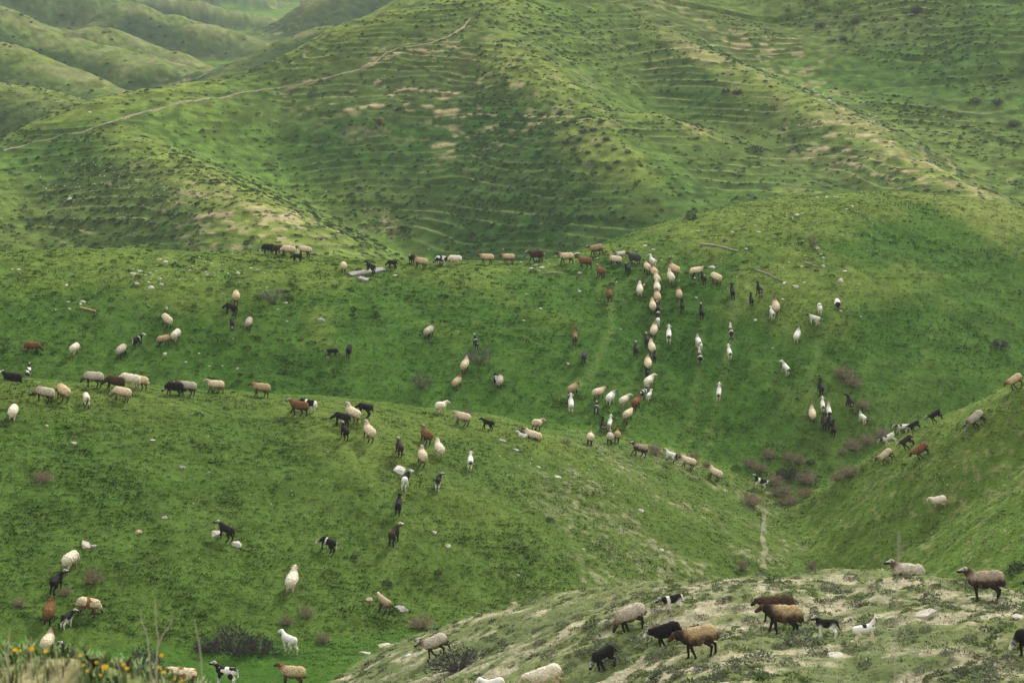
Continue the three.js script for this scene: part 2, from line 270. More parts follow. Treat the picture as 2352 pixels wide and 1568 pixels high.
const grassMap = (() => {                                           // fine grain of the sward, 14 m a side, near white
  const N = 1024, d = new Uint8Array(N * N * 4), r = (i, j) => hash2(i & 1023, (j & 1023) + 5000);
  for (let j = 0; j < N; j++) for (let i = 0; i < N; i++) {
    let s = 0, w = 0;
    for (const [k, a] of [[4, 0.9], [8, 0.7], [16, 0.6], [32, 0.4]]) {
      const u = i / k, v = j / k, iu = Math.floor(u), iv = Math.floor(v), fu = smooth(0, 1, u - iu), fv = smooth(0, 1, v - iv), m = N / k;
      const g = (p, q) => hash2(((p % m) + m) % m, ((q % m) + m) % m + k * 977);
      s += a * lerp(lerp(g(iu, iv), g(iu + 1, iv), fu), lerp(g(iu, iv + 1), g(iu + 1, iv + 1), fu), fv); w += a;
    }
    const t = Math.min(1, Math.max(0, (s / w - 0.5) * 2.4 + 0.5)) * 0.8 + 0.2 * r(i, j), q = (j * N + i) * 4;
    d[q] = 255 * (0.58 + 0.42 * t); d[q + 1] = 255 * (0.62 + 0.38 * t); d[q + 2] = 255 * (0.55 + 0.40 * t); d[q + 3] = 255;
  }
  const t = new THREE.DataTexture(d, N, N); t.wrapS = t.wrapT = THREE.RepeatWrapping; t.magFilter = THREE.LinearFilter; t.minFilter = THREE.LinearMipmapLinearFilter; t.generateMipmaps = true; t.needsUpdate = true;
  return t;
})();
{
  const pos = new Float32Array(NR * NC * 3), col = new Float32Array(NR * NC * 3), base = GROUNDCOL = new Float32Array(NR * NC * 3), uv = new Float32Array(NR * NC * 2), idx = new Uint32Array((NR - 1) * (NC - 1) * 6);
  for (let j = 0; j < NR; j++) for (let i = 0; i < NC; i++) {
    const k = j * NC + i, a = COLS[i] * Math.PI / 180, x = Math.sin(a) * ROWS[j], z = -Math.cos(a) * ROWS[j], h = HT[k];
    const e = ROWS[j] < 12 ? 0.5 : ROWS[j] < 62 ? 3 : ROWS[j] < 150 ? 5 : ROWS[j] < 260 ? 7 : 10;
    const q = [heightAt(x + e, z), heightAt(x - e, z), heightAt(x, z + e), heightAt(x, z - e)];
    const conv = (h - (q[0] + q[1] + q[2] + q[3]) / 4) / e, flankShade = smooth(0.02, 0.46, 0.75 * (q[0] - q[1]) / (2 * e) - 0.65 * (q[2] - q[3]) / (2 * e));   // how far the slope turns to the left and to the viewer: shade of those flanks, painted into the turf colour
    const c = soilColor(x, z, h, INFO[k], conv * (e === 3 ? 4 : e === 5 ? 3 : 2.4), flankShade);
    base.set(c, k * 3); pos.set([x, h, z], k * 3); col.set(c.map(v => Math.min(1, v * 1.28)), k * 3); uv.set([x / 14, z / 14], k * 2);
  }
  let p = 0;
  for (let j = 0; j < NR - 1; j++) for (let i = 0; i < NC - 1; i++) { const k = j * NC + i; idx.set([k, k + 1, k + NC, k + 1, k + NC + 1, k + NC], p); p += 6; }
  const g = new THREE.BufferGeometry();
  g.setAttribute('position', new THREE.BufferAttribute(pos, 3)); g.setAttribute('color', new THREE.BufferAttribute(col, 3)); g.setAttribute('uv', new THREE.BufferAttribute(uv, 2));
  g.setIndex(new THREE.BufferAttribute(idx, 1)); g.computeVertexNormals();
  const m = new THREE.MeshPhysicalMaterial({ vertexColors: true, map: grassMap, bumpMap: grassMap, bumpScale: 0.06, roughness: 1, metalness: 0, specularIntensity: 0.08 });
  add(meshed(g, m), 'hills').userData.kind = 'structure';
}
// ---------------------------------------------------------------- sheep, lambs, goats: one continuous body each
const V = (x, y, z) => [x, y, z];
function bones(kind, pose) {
  const goat = kind === 'goat', lamb = kind === 'lamb', B = [], F = [];
  const P = { neck: 0.5, head: 0, turn: 0, graze: 0, lie: 0, stride: [0, 0, 0, 0], ...pose };
  const L = goat ? { y: 0.60, x0: 0.28, x1: -0.31, rc: 0.155, rm: 0.165, rr: 0.15, w: 0.085, leg: 0.032 } : lamb ? { y: 0.585, x0: 0.245, x1: -0.265, rc: 0.155, rm: 0.155, rr: 0.15, w: 0.085, leg: 0.036 } : { y: 0.60, x0: 0.285, x1: -0.305, rc: 0.17, rm: 0.20, rr: 0.18, w: 0.11, leg: 0.034 };
  const drop = P.lie ? L.y - (goat ? 0.20 : 0.22) : 0, y = L.y - drop;
  const b = (tag, a, c, ra, rb, k = 0.035) => B.push({ tag, a, c, ra, rb, k });
  const f = (a, c, ra, rb) => F.push({ tag: 'W', a, c, ra, rb, k: 0.06 });
  // trunk: deep chest, narrower belly towards the flank
  b('T', V(L.x0, y - 0.005, 0), V(0.02, y - 0.02, 0), L.rc, L.rm, 0.06);
  b('T', V(0.02, y - 0.02, 0), V(L.x1, y + 0.012, 0), L.rm, L.rr, 0.06);
  if (kind === 'sheep') {
    f(V(L.x0, y + 0.005, 0), V(0.02, y - 0.01, 0), 0.20, 0.236); f(V(0.02, y - 0.01, 0), V(L.x1, y + 0.02, 0), 0.236, 0.225);
    f(V(L.x1 - 0.10, y + 0.02, 0), V(L.x1 - 0.17, y - 0.13, 0), 0.115, 0.085);                       // the broad fat tail
    b('A', V(L.x1 - 0.13, y - 0.05, 0), V(L.x1 - 0.19, y - 0.21, 0), 0.07, 0.035);
  } else if (lamb) b('A', V(L.x1 - 0.11, y + 0.05, 0), V(L.x1 - 0.19, y - 0.18, 0), 0.045, 0.025);
  else b('A', V(L.x1 - 0.12, y + 0.09, 0), V(L.x1 - 0.20, y + 0.20, 0), 0.035, 0.018);
  // neck and head, turned about the shoulders
  const ct = Math.cos(P.turn), sn = Math.sin(P.turn), base = V(L.x0 + 0.05, y + 0.06, 0);
  const turned = (dx, dy, dz) => V(base[0] + dx * ct + dz * sn, base[1] + dy, base[2] + dz * ct - dx * sn);
  let nl = goat ? 0.30 : lamb ? 0.25 : 0.29, na = lerp(0.12, goat ? 0.95 : 0.9, P.neck) - 1.25 * P.graze, ha = lerp(-0.75, -0.25, P.neck) + P.head - 0.35 * P.graze;
  if (P.graze) nl *= 1.18;
  const nx = nl * Math.cos(na), ny = nl * Math.sin(na), hl = goat ? 0.20 : lamb ? 0.165 : 0.195, hr = goat ? 0.068 : lamb ? 0.075 : 0.077, hx = Math.cos(ha), hy = Math.sin(ha);
  const n0 = turned(-0.06, -0.03, 0), n1 = turned(nx, ny, 0), m1 = turned(nx + hl * hx, ny + hl * hy, 0);
  b('N', n0, n1, goat ? 0.115 : lamb ? 0.11 : 0.135, goat ? 0.062 : lamb ? 0.068 : 0.078, 0.05);
  b('H', n1, m1, hr, hr * 0.58, 0.03);
  b('M', turned(nx + hl * 0.55 * hx, ny + hl * 0.55 * hy, 0), m1, hr * 0.72, hr * 0.6, 0.02);
  for (const s of [-1, 1]) {                                                                           // drooping ears
    const e0 = turned(nx - 0.01 * hx - hy * 0.045, ny + 0.045, s * hr * 0.85), len = goat ? 0.17 : 0.125;
    const e1 = turned(nx + 0.01 - 0.02, ny + 0.03 - len * (P.graze ? 0.45 : 0.62), s * (hr * 0.85 + len * 0.72));
    b('E', e0, e1, 0.024, 0.017, 0.012);
  }
  if (kind === 'sheep') f(turned(-0.05, -0.02, 0), turned(nx * 0.66, ny * 0.66, 0), 0.165, 0.115);
  // legs
  const legs = [[L.x0 - 0.03, 1, 0], [L.x0 - 0.03, -1, 1], [L.x1 + 0.02, 1, 2], [L.x1 + 0.02, -1, 3]];
  for (const [lx, s, n] of legs) {
    const st = P.stride[n], z = s * L.w, lift = Math.max(0, Math.abs(st) - 0.13) * 0.5;
    if (n < 2) {
      if (P.lie) { b('U', V(lx, 0.20, z), V(lx + 0.10, 0.10, z * 1.5), 0.07, 0.045); b('L', V(lx + 0.10, 0.10, z * 1.5), V(lx - 0.10, 0.05, z * 1.6), 0.04, 0.03); continue; }
      const kn = V(lx + 0.01 + st * 0.55, 0.25 + lift * 0.5, z), ft = V(lx + st, 0.03 + lift, z);
      b('U', V(lx, y - 0.10, z * 0.95), kn, L.leg * 2.1, L.leg * 1.15); b('L', kn, ft, L.leg * 1.1, L.leg * 0.8, 0.02); b('O', V(ft[0], ft[1], z), V(ft[0] + 0.025, ft[1] - 0.015, z), L.leg * 0.95, L.leg * 1.0, 0.01);
    } else {
      if (P.lie) { b('U', V(lx, 0.20, z), V(lx + 0.17, 0.10, z * 1.75), 0.10, 0.06); b('L', V(lx + 0.17, 0.09, z * 1.75), V(lx - 0.05, 0.05, z * 1.9), 0.045, 0.032); continue; }
      const sf = V(lx + 0.07 + st * 0.25, y - 0.19, z * 1.02), hk = V(lx - 0.085 + st * 0.7, 0.255 + lift * 0.6, z), ft = V(lx - 0.04 + st, 0.03 + lift, z);
      b('U', V(lx - 0.02, y - 0.06, z * 0.9), sf, L.rr * 0.55, L.leg * 2.1, 0.05); b('U', sf, hk, L.leg * 2.0, L.leg * 1.05); b('L', hk, ft, L.leg * 1.1, L.leg * 0.82, 0.02); b('O', V(ft[0], ft[1], z), V(ft[0] + 0.025, ft[1] - 0.015, z), L.leg * 0.95, L.leg, 0.01);
    }
  }
  // where horns and eyes go
  const horn = s => [turned(nx - hy * 0.05 + 0.01, ny + hr * 0.85, s * 0.03), ct, sn, s];
  const eye = s => turned(nx + hl * 0.42 * hx - hy * 0.028, ny + hl * 0.42 * hy + 0.028, s * hr * 0.74);
  return { B, F, horn, eye };
}
function boneDist(q, p) {
  const [ax, ay, az] = q.a, dx = q.c[0] - ax, dy = q.c[1] - ay, dz = q.c[2] - az, x = p[0] - ax, y = p[1] - ay, z = p[2] - az;
  const l = dx * dx + dy * dy + dz * dz; let t = l > 1e-9 ? (x * dx + y * dy + z * dz) / l : 0; t = t < 0 ? 0 : t > 1 ? 1 : t;
  const ex = x - dx * t, ey = y - dy * t, ez = z - dz * t;
  return Math.sqrt(ex * ex + ey * ey + ez * ez) - (q.ra + (q.rb - q.ra) * t);
}
const field = (B, lump) => p => {
  let d = 1;
  for (const q of B) { const e = boneDist(q, p), k = q.k, h = Math.max(k - Math.abs(d - e), 0) / k; d = Math.min(d, e) - h * h * k * 0.25; }
  return lump ? d + lump * (noise(p[0] * 13 + p[2] * 7, p[1] * 11 - p[2] * 9) + 0.9 * noise(p[0] * 30 + 5 + p[2] * 8, p[1] * 20 + p[2] * 26)) : d;
};
// skin of a distance field: one vertex per crossed cell, drawn to the surface
function skin(B, cell, lump = 0) {
  const lo = [9, 9, 9], hi = [-9, -9, -9];
  for (const q of B) for (const [p, r] of [[q.a, q.ra], [q.c, q.rb]]) for (let k = 0; k < 3; k++) { lo[k] = Math.min(lo[k], p[k] - r - 0.045 - cell); hi[k] = Math.max(hi[k], p[k] + r + 0.045 + cell); }
  const n = lo.map((v, k) => Math.ceil((hi[k] - v) / cell) + 2), f = field(B, lump), G = new Float32Array(n[0] * n[1] * n[2]), at = (i, j, k) => (k * n[1] + j) * n[0] + i;
  for (let k = 0; k < n[2]; k++) for (let j = 0; j < n[1]; j++) for (let i = 0; i < n[0]; i++) G[at(i, j, k)] = f([lo[0] + i * cell, lo[1] + j * cell, lo[2] + k * cell]);
  const id = new Int32Array(G.length).fill(-1), pos = [], nor = [], idx = [];
  const E = [[0, 1], [0, 2], [0, 4], [1, 3], [1, 5], [2, 3], [2, 6], [3, 7], [4, 5], [4, 6], [5, 7], [6, 7]];
  for (let k = 0; k < n[2] - 1; k++) for (let j = 0; j < n[1] - 1; j++) for (let i = 0; i < n[0] - 1; i++) {
    const v = []; let m = 0;
    for (let c = 0; c < 8; c++) { v[c] = G[at(i + (c & 1), j + ((c >> 1) & 1), k + (c >> 2))]; if (v[c] < 0) m++; }
    if (m === 0 || m === 8) continue;
    let s = [0, 0, 0], w = 0;
    for (const [a, b] of E) if ((v[a] < 0) !== (v[b] < 0)) { const t = v[a] / (v[a] - v[b]); s[0] += (a & 1) + t * ((b & 1) - (a & 1)); s[1] += ((a >> 1) & 1) + t * (((b >> 1) & 1) - ((a >> 1) & 1)); s[2] += (a >> 2) + t * ((b >> 2) - (a >> 2)); w++; }
    let p = [lo[0] + (i + s[0] / w) * cell, lo[1] + (j + s[1] / w) * cell, lo[2] + (k + s[2] / w) * cell];
    const e = 0.006, g = [f([p[0] + e, p[1], p[2]]) - f([p[0] - e, p[1], p[2]]), f([p[0], p[1] + e, p[2]]) - f([p[0], p[1] - e, p[2]]), f([p[0], p[1], p[2] + e]) - f([p[0], p[1], p[2] - e])], gl = Math.hypot(...g) || 1, d = Math.max(-cell, Math.min(cell, f(p)));
    p = p.map((q, c) => q - d * g[c] / gl);
    id[at(i, j, k)] = pos.length / 3; pos.push(...p); nor.push(...g.map(q => q / gl));
  }
  for (let k = 1; k < n[2] - 1; k++) for (let j = 1; j < n[1] - 1; j++) for (let i = 1; i < n[0] - 1; i++) {
    const a = G[at(i, j, k)] < 0;
    const quad = (p, q, r, s, flip) => { if (p < 0 || q < 0 || r < 0 || s < 0) return; flip ? idx.push(p, r, q, p, s, r) : idx.push(p, q, r, p, r, s); };
    if (a !== G[at(i + 1, j, k)] < 0) quad(id[at(i, j - 1, k - 1)], id[at(i, j, k - 1)], id[at(i, j, k)], id[at(i, j - 1, k)], !a);
    if (a !== G[at(i, j + 1, k)] < 0) quad(id[at(i - 1, j, k - 1)], id[at(i, j, k - 1)], id[at(i, j, k)], id[at(i - 1, j, k)], a);
    if (a !== G[at(i, j, k + 1)] < 0) quad(id[at(i - 1, j - 1, k)], id[at(i, j - 1, k)], id[at(i, j, k)], id[at(i - 1, j, k)], !a);
  }
  return { pos: new THREE.Float32BufferAttribute(pos, 3), nor: new THREE.Float32BufferAttribute(nor, 3), idx };
}
const POSES = {
  stand: { neck: 0.75, stride: [0, 0.02, -0.02, 0.02] }, up: { neck: 1.05, stride: [0.02, -0.02, 0, 0.03] }, walk: { neck: 0.55, stride: [0.17, -0.13, -0.15, 0.14] }, walk2: { neck: 0.62, stride: [-0.12, 0.15, 0.13, -0.17] },
  low: { neck: 0.12, stride: [0.08, -0.1, -0.08, 0.08] }, graze: { neck: 0.3, graze: 1, stride: [0.05, -0.06, -0.05, 0.07] }, graze2: { neck: 0.3, graze: 1, turn: 0.6, stride: [-0.06, 0.07, 0.05, -0.05] },
  left: { neck: 0.85, turn: 0.85, stride: [0, 0.03, 0, 0] }, right: { neck: 0.85, turn: -0.85, stride: [0, 0.03, 0, 0] }, lie: { neck: 0.75, lie: 1 }, back: { neck: 0.95, turn: 1.5, stride: [0, 0, 0, 0] },
};
const shapes = {};
function shape(kind, pose, fine) {
  const key = `${kind} ${pose} ${fine}`;
  if (!shapes[key]) {
    const S = bones(kind, POSES[pose]);
    shapes[key] = { ...S, body: skin(S.B, fine ? 0.019 : 0.031), fleece: S.F.length ? skin(S.F, fine ? 0.021 : 0.034, fine ? 0.017 : 0.014) : null };
  }
  return shapes[key];
}
// coats: t trunk, b belly and low flank, n neck, h head, c crown of the head, m muzzle, e ears, u thighs, l shanks, a tail
const CREAM = C(0.74, 0.60, 0.41), PALE = C(0.80, 0.71, 0.55), WHITE = C(0.84, 0.80, 0.72), GREYCREAM = C(0.52, 0.45, 0.35), TAN = C(0.42, 0.30, 0.17), RUST = C(0.195, 0.098, 0.040), BROWN = C(0.066, 0.037, 0.022), DARK = C(0.032, 0.02, 0.014), BLACK = C(0.013, 0.011, 0.011), SLATE = C(0.05, 0.048, 0.05);
const COATS = {
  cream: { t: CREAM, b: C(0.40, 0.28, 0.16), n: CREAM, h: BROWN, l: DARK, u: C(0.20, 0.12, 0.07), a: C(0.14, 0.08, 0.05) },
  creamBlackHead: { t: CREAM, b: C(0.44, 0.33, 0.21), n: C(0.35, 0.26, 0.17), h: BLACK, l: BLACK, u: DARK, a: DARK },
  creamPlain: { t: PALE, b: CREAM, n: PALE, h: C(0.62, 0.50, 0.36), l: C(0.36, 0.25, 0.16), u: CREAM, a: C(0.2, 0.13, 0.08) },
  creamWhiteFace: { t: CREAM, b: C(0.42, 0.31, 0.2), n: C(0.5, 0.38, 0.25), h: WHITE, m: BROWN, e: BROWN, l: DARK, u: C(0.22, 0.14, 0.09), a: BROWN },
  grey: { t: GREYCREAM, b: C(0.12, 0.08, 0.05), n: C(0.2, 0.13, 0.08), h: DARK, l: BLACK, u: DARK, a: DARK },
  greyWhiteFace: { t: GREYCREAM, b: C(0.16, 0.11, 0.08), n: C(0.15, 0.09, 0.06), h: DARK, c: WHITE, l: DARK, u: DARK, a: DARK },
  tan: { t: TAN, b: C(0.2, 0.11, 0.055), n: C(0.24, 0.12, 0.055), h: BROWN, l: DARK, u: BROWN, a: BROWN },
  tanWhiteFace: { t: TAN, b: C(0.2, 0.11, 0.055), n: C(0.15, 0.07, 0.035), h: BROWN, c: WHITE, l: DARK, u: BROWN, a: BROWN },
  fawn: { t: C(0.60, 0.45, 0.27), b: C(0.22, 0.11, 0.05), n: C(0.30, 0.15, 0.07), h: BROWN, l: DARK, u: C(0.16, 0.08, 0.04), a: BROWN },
  rust: { t: RUST, b: C(0.12, 0.05, 0.022), n: RUST, h: DARK, l: BLACK, u: BROWN, a: BROWN },
  rustWhiteFace: { t: RUST, b: BROWN, n: RUST, h: DARK, c: WHITE, l: BLACK, u: BROWN, a: BROWN },
  brown: { t: BROWN, b: DARK, n: BROWN, h: DARK, l: BLACK, u: DARK, a: DARK },
  brownWhiteFace: { t: BROWN, b: DARK, n: BROWN, h: DARK, c: WHITE, m: C(0.5, 0.42, 0.34), l: BLACK, u: DARK, a: DARK },
  darkCreamBack: { high: 1, t: C(0.36, 0.275, 0.20), b: DARK, n: BROWN, h: DARK, c: WHITE, l: BLACK, u: DARK, a: DARK },
  buffDarkFront: { high: 1, t: C(0.45, 0.325, 0.175), b: C(0.07, 0.042, 0.024), n: BROWN, h: BROWN, l: BLACK, u: DARK, a: DARK, front: DARK },
  black: { t: BLACK, h: BLACK, l: BLACK }, slate: { t: SLATE, h: BLACK, l: BLACK, o: WHITE, u: SLATE },
  blackWhiteCrown: { t: BLACK, h: BLACK, c: WHITE, l: BLACK }, blackWhiteHead: { t: BLACK, h: WHITE, n: BLACK, e: BLACK, l: BLACK },
  blackWhiteSocks: { t: BLACK, h: BLACK, c: WHITE, l: WHITE }, blackPaleRump: { t: BLACK, h: BLACK, l: DARK, patch: (x, y, z) => x < -0.34 && y < 0.68 ? TAN : null },
  blackBelt: { t: BLACK, h: WHITE, e: BLACK, n: BLACK, l: BLACK, o: WHITE, a: WHITE, patch: (x, y, z) => x > 0.10 && x < 0.17 ? WHITE : null },
  blackWhiteRump: { t: BLACK, h: WHITE, n: BLACK, l: WHITE, u: WHITE, a: WHITE, patch: (x, y, z) => x < -0.12 ? WHITE : null },
  pied: { t: BLACK, h: BLACK, c: WHITE, l: WHITE, u: BLACK, a: WHITE, patch: (x, y, z, k) => noise(x * 6 + k, y * 6 + z * 5 + k) > 0.12 ? WHITE : null },
  piedSaddle: { t: BLACK, h: BLACK, c: WHITE, n: BLACK, l: C(0.6, 0.5, 0.38), u: WHITE, a: WHITE, patch: (x, y, z, k) => (x > 0.12 && x < 0.26) || x < -0.36 || y < 0.44 ? WHITE : null },
  piedBand: { t: C(0.05, 0.03, 0.025), h: BLACK, c: WHITE, n: WHITE, l: DARK, u: BLACK, a: BLACK, patch: (x, y, z) => (x > -0.2 && x < -0.1) || (y < 0.5 && z * z > 0.012) ? WHITE : null },
  white: { t: WHITE, h: WHITE, l: C(0.66, 0.56, 0.43), u: WHITE, a: PALE }, whiteDarkRump: { t: WHITE, h: WHITE, l: PALE, a: DARK, patch: (x, y, z) => x < -0.40 && y < 0.66 ? DARK : null },
  whiteBlackHead: { t: WHITE, h: BLACK, n: C(0.5, 0.47, 0.42), l: PALE, a: BLACK }, whiteBlackRump: { t: WHITE, h: BLACK, c: WHITE, n: WHITE, l: BLACK, u: WHITE, a: BLACK, patch: (x, y, z) => x < -0.30 ? BLACK : null },
  whiteBlackSpots: { t: WHITE, h: WHITE, m: BLACK, e: BLACK, n: WHITE, l: PALE, a: PALE, patch: (x, y, z) => (Math.hypot(x - 0.02, (y - 0.74) * 1.2) < 0.085) || (x > 0.30 && y > 0.66 && x < 0.42 && z > 0) ? BLACK : null },
  whitePiedNeck: { t: WHITE, h: WHITE, m: BLACK, n: BLACK, e: BLACK, l: PALE, a: WHITE, patch: (x, y, z, k) => Math.hypot(x - 0.14, y - 0.72, z * 0.4) < 0.09 ? BLACK : null },
  creamBrownSpots: { t: CREAM, b: C(0.4, 0.26, 0.14), n: CREAM, h: BROWN, l: DARK, u: C(0.25, 0.12, 0.06), a: TAN, patch: (x, y, z, k) => noise(x * 5.5 + k, y * 5 + z * 4) > 0.22 ? C(0.27, 0.12, 0.05) : null },
  whiteTanHead: { t: WHITE, h: C(0.4, 0.24, 0.12), n: WHITE, l: DARK, u: WHITE, a: BLACK, patch: (x, y, z) => x < -0.36 ? BLACK : null },
  lambWhiteRear: { t: PALE, h: BROWN, n: C(0.3, 0.17, 0.09), l: BLACK, u: PALE, a: BLACK },
};
const bodyMat = new THREE.MeshPhysicalMaterial({ vertexColors: true, roughness: 0.9, specularIntensity: 0.35 }), woolMat = new THREE.MeshPhysicalMaterial({ vertexColors: true, roughness: 1, specularIntensity: 0.1, sheen: 0.2, sheenRoughness: 0.8, sheenColor: new THREE.Color(0.9, 0.8, 0.65) });
const hornMat = new THREE.MeshStandardMaterial({ color: new THREE.Color(0.16, 0.13, 0.10), roughness: 0.7 }), eyeMat = new THREE.MeshStandardMaterial({ color: new THREE.Color(0.015, 0.012, 0.01), roughness: 0.25 });
const hornGeo = s => { const c = new THREE.CatmullRomCurve3([[0, 0, 0], [-0.03, 0.06, s * 0.03], [-0.08, 0.09, s * 0.08], [-0.11, 0.08, s * 0.14]].map(p => new THREE.Vector3(...p))), g = new THREE.TubeGeometry(c, 8, 0.016, 5, false), p = g.attributes.position; for (let i = 0; i < p.count; i++) { const r = Math.floor(i / 6), q = c.getPointAt(r / 8), t = 1 - 0.8 * r / 8; p.setXYZ(i, q.x + (p.getX(i) - q.x) * t, q.y + (p.getY(i) - q.y) * t, q.z + (p.getZ(i) - q.z) * t); } return g; };
const hornGeos = { '-1': hornGeo(-1), 1: hornGeo(1) }, eyeGeo = new THREE.SphereGeometry(0.013, 6, 5);
function painted(sk, B, coat, k, wool) {
  const g = new THREE.BufferGeometry(), n = sk.pos.count, col = new Float32Array(n * 3), tone = 0.9 + 0.2 * hash2(k, 5);
  const pick = t => coat[{ T: 't', W: 't', A: 'a', N: 'n', H: 'h', M: 'm', E: 'e', U: 'u', L: 'l', O: 'o' }[t]] ?? (t === 'M' || t === 'E' ? coat.h : t === 'U' || t === 'O' ? coat.l : coat.t);
  for (let i = 0; i < n; i++) {
    const p = [sk.pos.getX(i), sk.pos.getY(i), sk.pos.getZ(i)]; let c = [0, 0, 0], w = 0, own;
    if (wool) {
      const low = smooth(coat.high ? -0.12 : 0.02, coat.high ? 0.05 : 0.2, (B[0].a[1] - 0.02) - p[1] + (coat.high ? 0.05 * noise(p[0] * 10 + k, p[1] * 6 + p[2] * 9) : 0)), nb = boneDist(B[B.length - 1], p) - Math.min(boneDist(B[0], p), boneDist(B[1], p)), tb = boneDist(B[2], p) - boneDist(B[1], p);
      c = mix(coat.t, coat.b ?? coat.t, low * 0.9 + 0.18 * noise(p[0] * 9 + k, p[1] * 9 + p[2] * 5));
      c = mix(c, coat.n ?? coat.t, smooth(0.06, -0.10, nb));
      c = mix(c, coat.a ?? coat.t, smooth(0.02, -0.12, tb) * smooth(0.0, -0.12, p[1] - B[2].a[1]) * 0.8);
      if (coat.front) c = mix(c, coat.front, smooth(0.10, 0.33, p[0] - 0.3 * (p[1] - 0.56) + 0.06 * noise(p[0] * 9, p[1] * 9)));
    } else for (const q of B) {
      const e = Math.exp(-Math.max(boneDist(q, p), -0.02) / 0.016); let h = pick(q.tag);
      if (q.tag === 'H' && coat.c && p[1] > lerp(q.a[1], q.c[1], 0.5) + 0.012) h = coat.c;
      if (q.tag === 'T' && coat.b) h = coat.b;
      if (e > 1e-4) { c = [c[0] + h[0] * e, c[1] + h[1] * e, c[2] + h[2] * e]; w += e; if (!own || e > own.e) own = { e, t: q.tag }; }
    }
    if (!wool) { c = c.map(v => v / w); if (coat.patch && 'TUA'.includes(own.t)) c = coat.patch(p[0], p[1], p[2], k * 1.7) ?? c; }
    else if (coat.patch) c = coat.patch(p[0], p[1], p[2], k * 1.7) ?? c;
    const v = tone * (1 + (wool ? 0.20 : 0.06) * noise(p[0] * 24 + k, p[1] * 15 + p[2] * 17));
    col.set(c.map(q => q * v), i * 3);
  }
  g.setAttribute('position', sk.pos); g.setAttribute('normal', sk.nor); g.setAttribute('color', new THREE.BufferAttribute(col, 3)); g.setIndex(sk.idx);
  return g;
}
const KINDS = { sheep: ['sheep', 'sheep'], lamb: ['lamb', 'lamb'], goat: ['goat', 'goat'], horned: ['goat', 'goat'] };
let count = 0;
function animal([px, py, kind, pose, heading, size, coat, label, limit]) {
  const at = spot(px, py, limit ?? (py < 700 && px > 500 ? 143 : 1e9)), [form, category] = KINDS[kind], near = at.length() < 70, S = shape(form, pose, near), k = ++count, ct = COATS[coat];
  const o = tag(add(new THREE.Group(), category), label, category, 'sheep and goats of the grazing flock');
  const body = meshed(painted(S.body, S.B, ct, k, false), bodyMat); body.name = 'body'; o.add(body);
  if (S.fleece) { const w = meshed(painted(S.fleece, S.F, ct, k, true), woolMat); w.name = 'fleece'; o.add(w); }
  if (kind === 'horned') for (const s of [-1, 1]) { const [p, c, n] = S.horn(s), h = meshed(hornGeos[s], hornMat); h.position.set(...p); h.rotation.y = Math.atan2(n, c); h.name = 'horn'; o.add(h); }
  if (near) for (const s of [-1, 1]) { const e = meshed(eyeGeo, eyeMat); e.position.set(...S.eye(s)); e.name = 'eye'; o.add(e); }
  const far = at.length(), sz = (far > 60 && far < 102 ? 0.88 : 0.92) * size * (kind === 'lamb' ? 0.88 : form === 'goat' ? 0.93 : 1) * (0.97 + 0.06 * hash2(k, 9)), a = (heading + (hash2(k, 3) - 0.5) * 10) * Math.PI / 180, fx = Math.cos(a), fz = -Math.sin(a), rx = -fz, rz = fx, sl = 0.42 * sz;
  const m = (heightAt(at.x + fx * sl, at.z + fz * sl) - heightAt(at.x - fx * sl, at.z - fz * sl)) / (2 * sl), r = (heightAt(at.x + rx * sl, at.z + rz * sl) - heightAt(at.x - rx * sl, at.z - rz * sl)) / (2 * sl);
  const pa = Math.atan(m) * 0.92, ra = Math.atan(r) * (pose === 'lie' ? 0.9 : 0.4);
  const X = new THREE.Vector3(fx * Math.cos(pa), Math.sin(pa), fz * Math.cos(pa)), Z0 = new THREE.Vector3(rx * Math.cos(ra), Math.sin(ra), rz * Math.cos(ra)), Y = Z0.clone().cross(X).normalize(), Z = X.clone().cross(Y);
  o.quaternion.setFromRotationMatrix(new THREE.Matrix4().makeBasis(X, Y, Z));
  o.position.set(at.x, at.y - 0.012 - Math.abs(Math.atan(r) - ra) * 0.09 * sz, at.z); o.scale.setScalar(sz);
  return o;
}
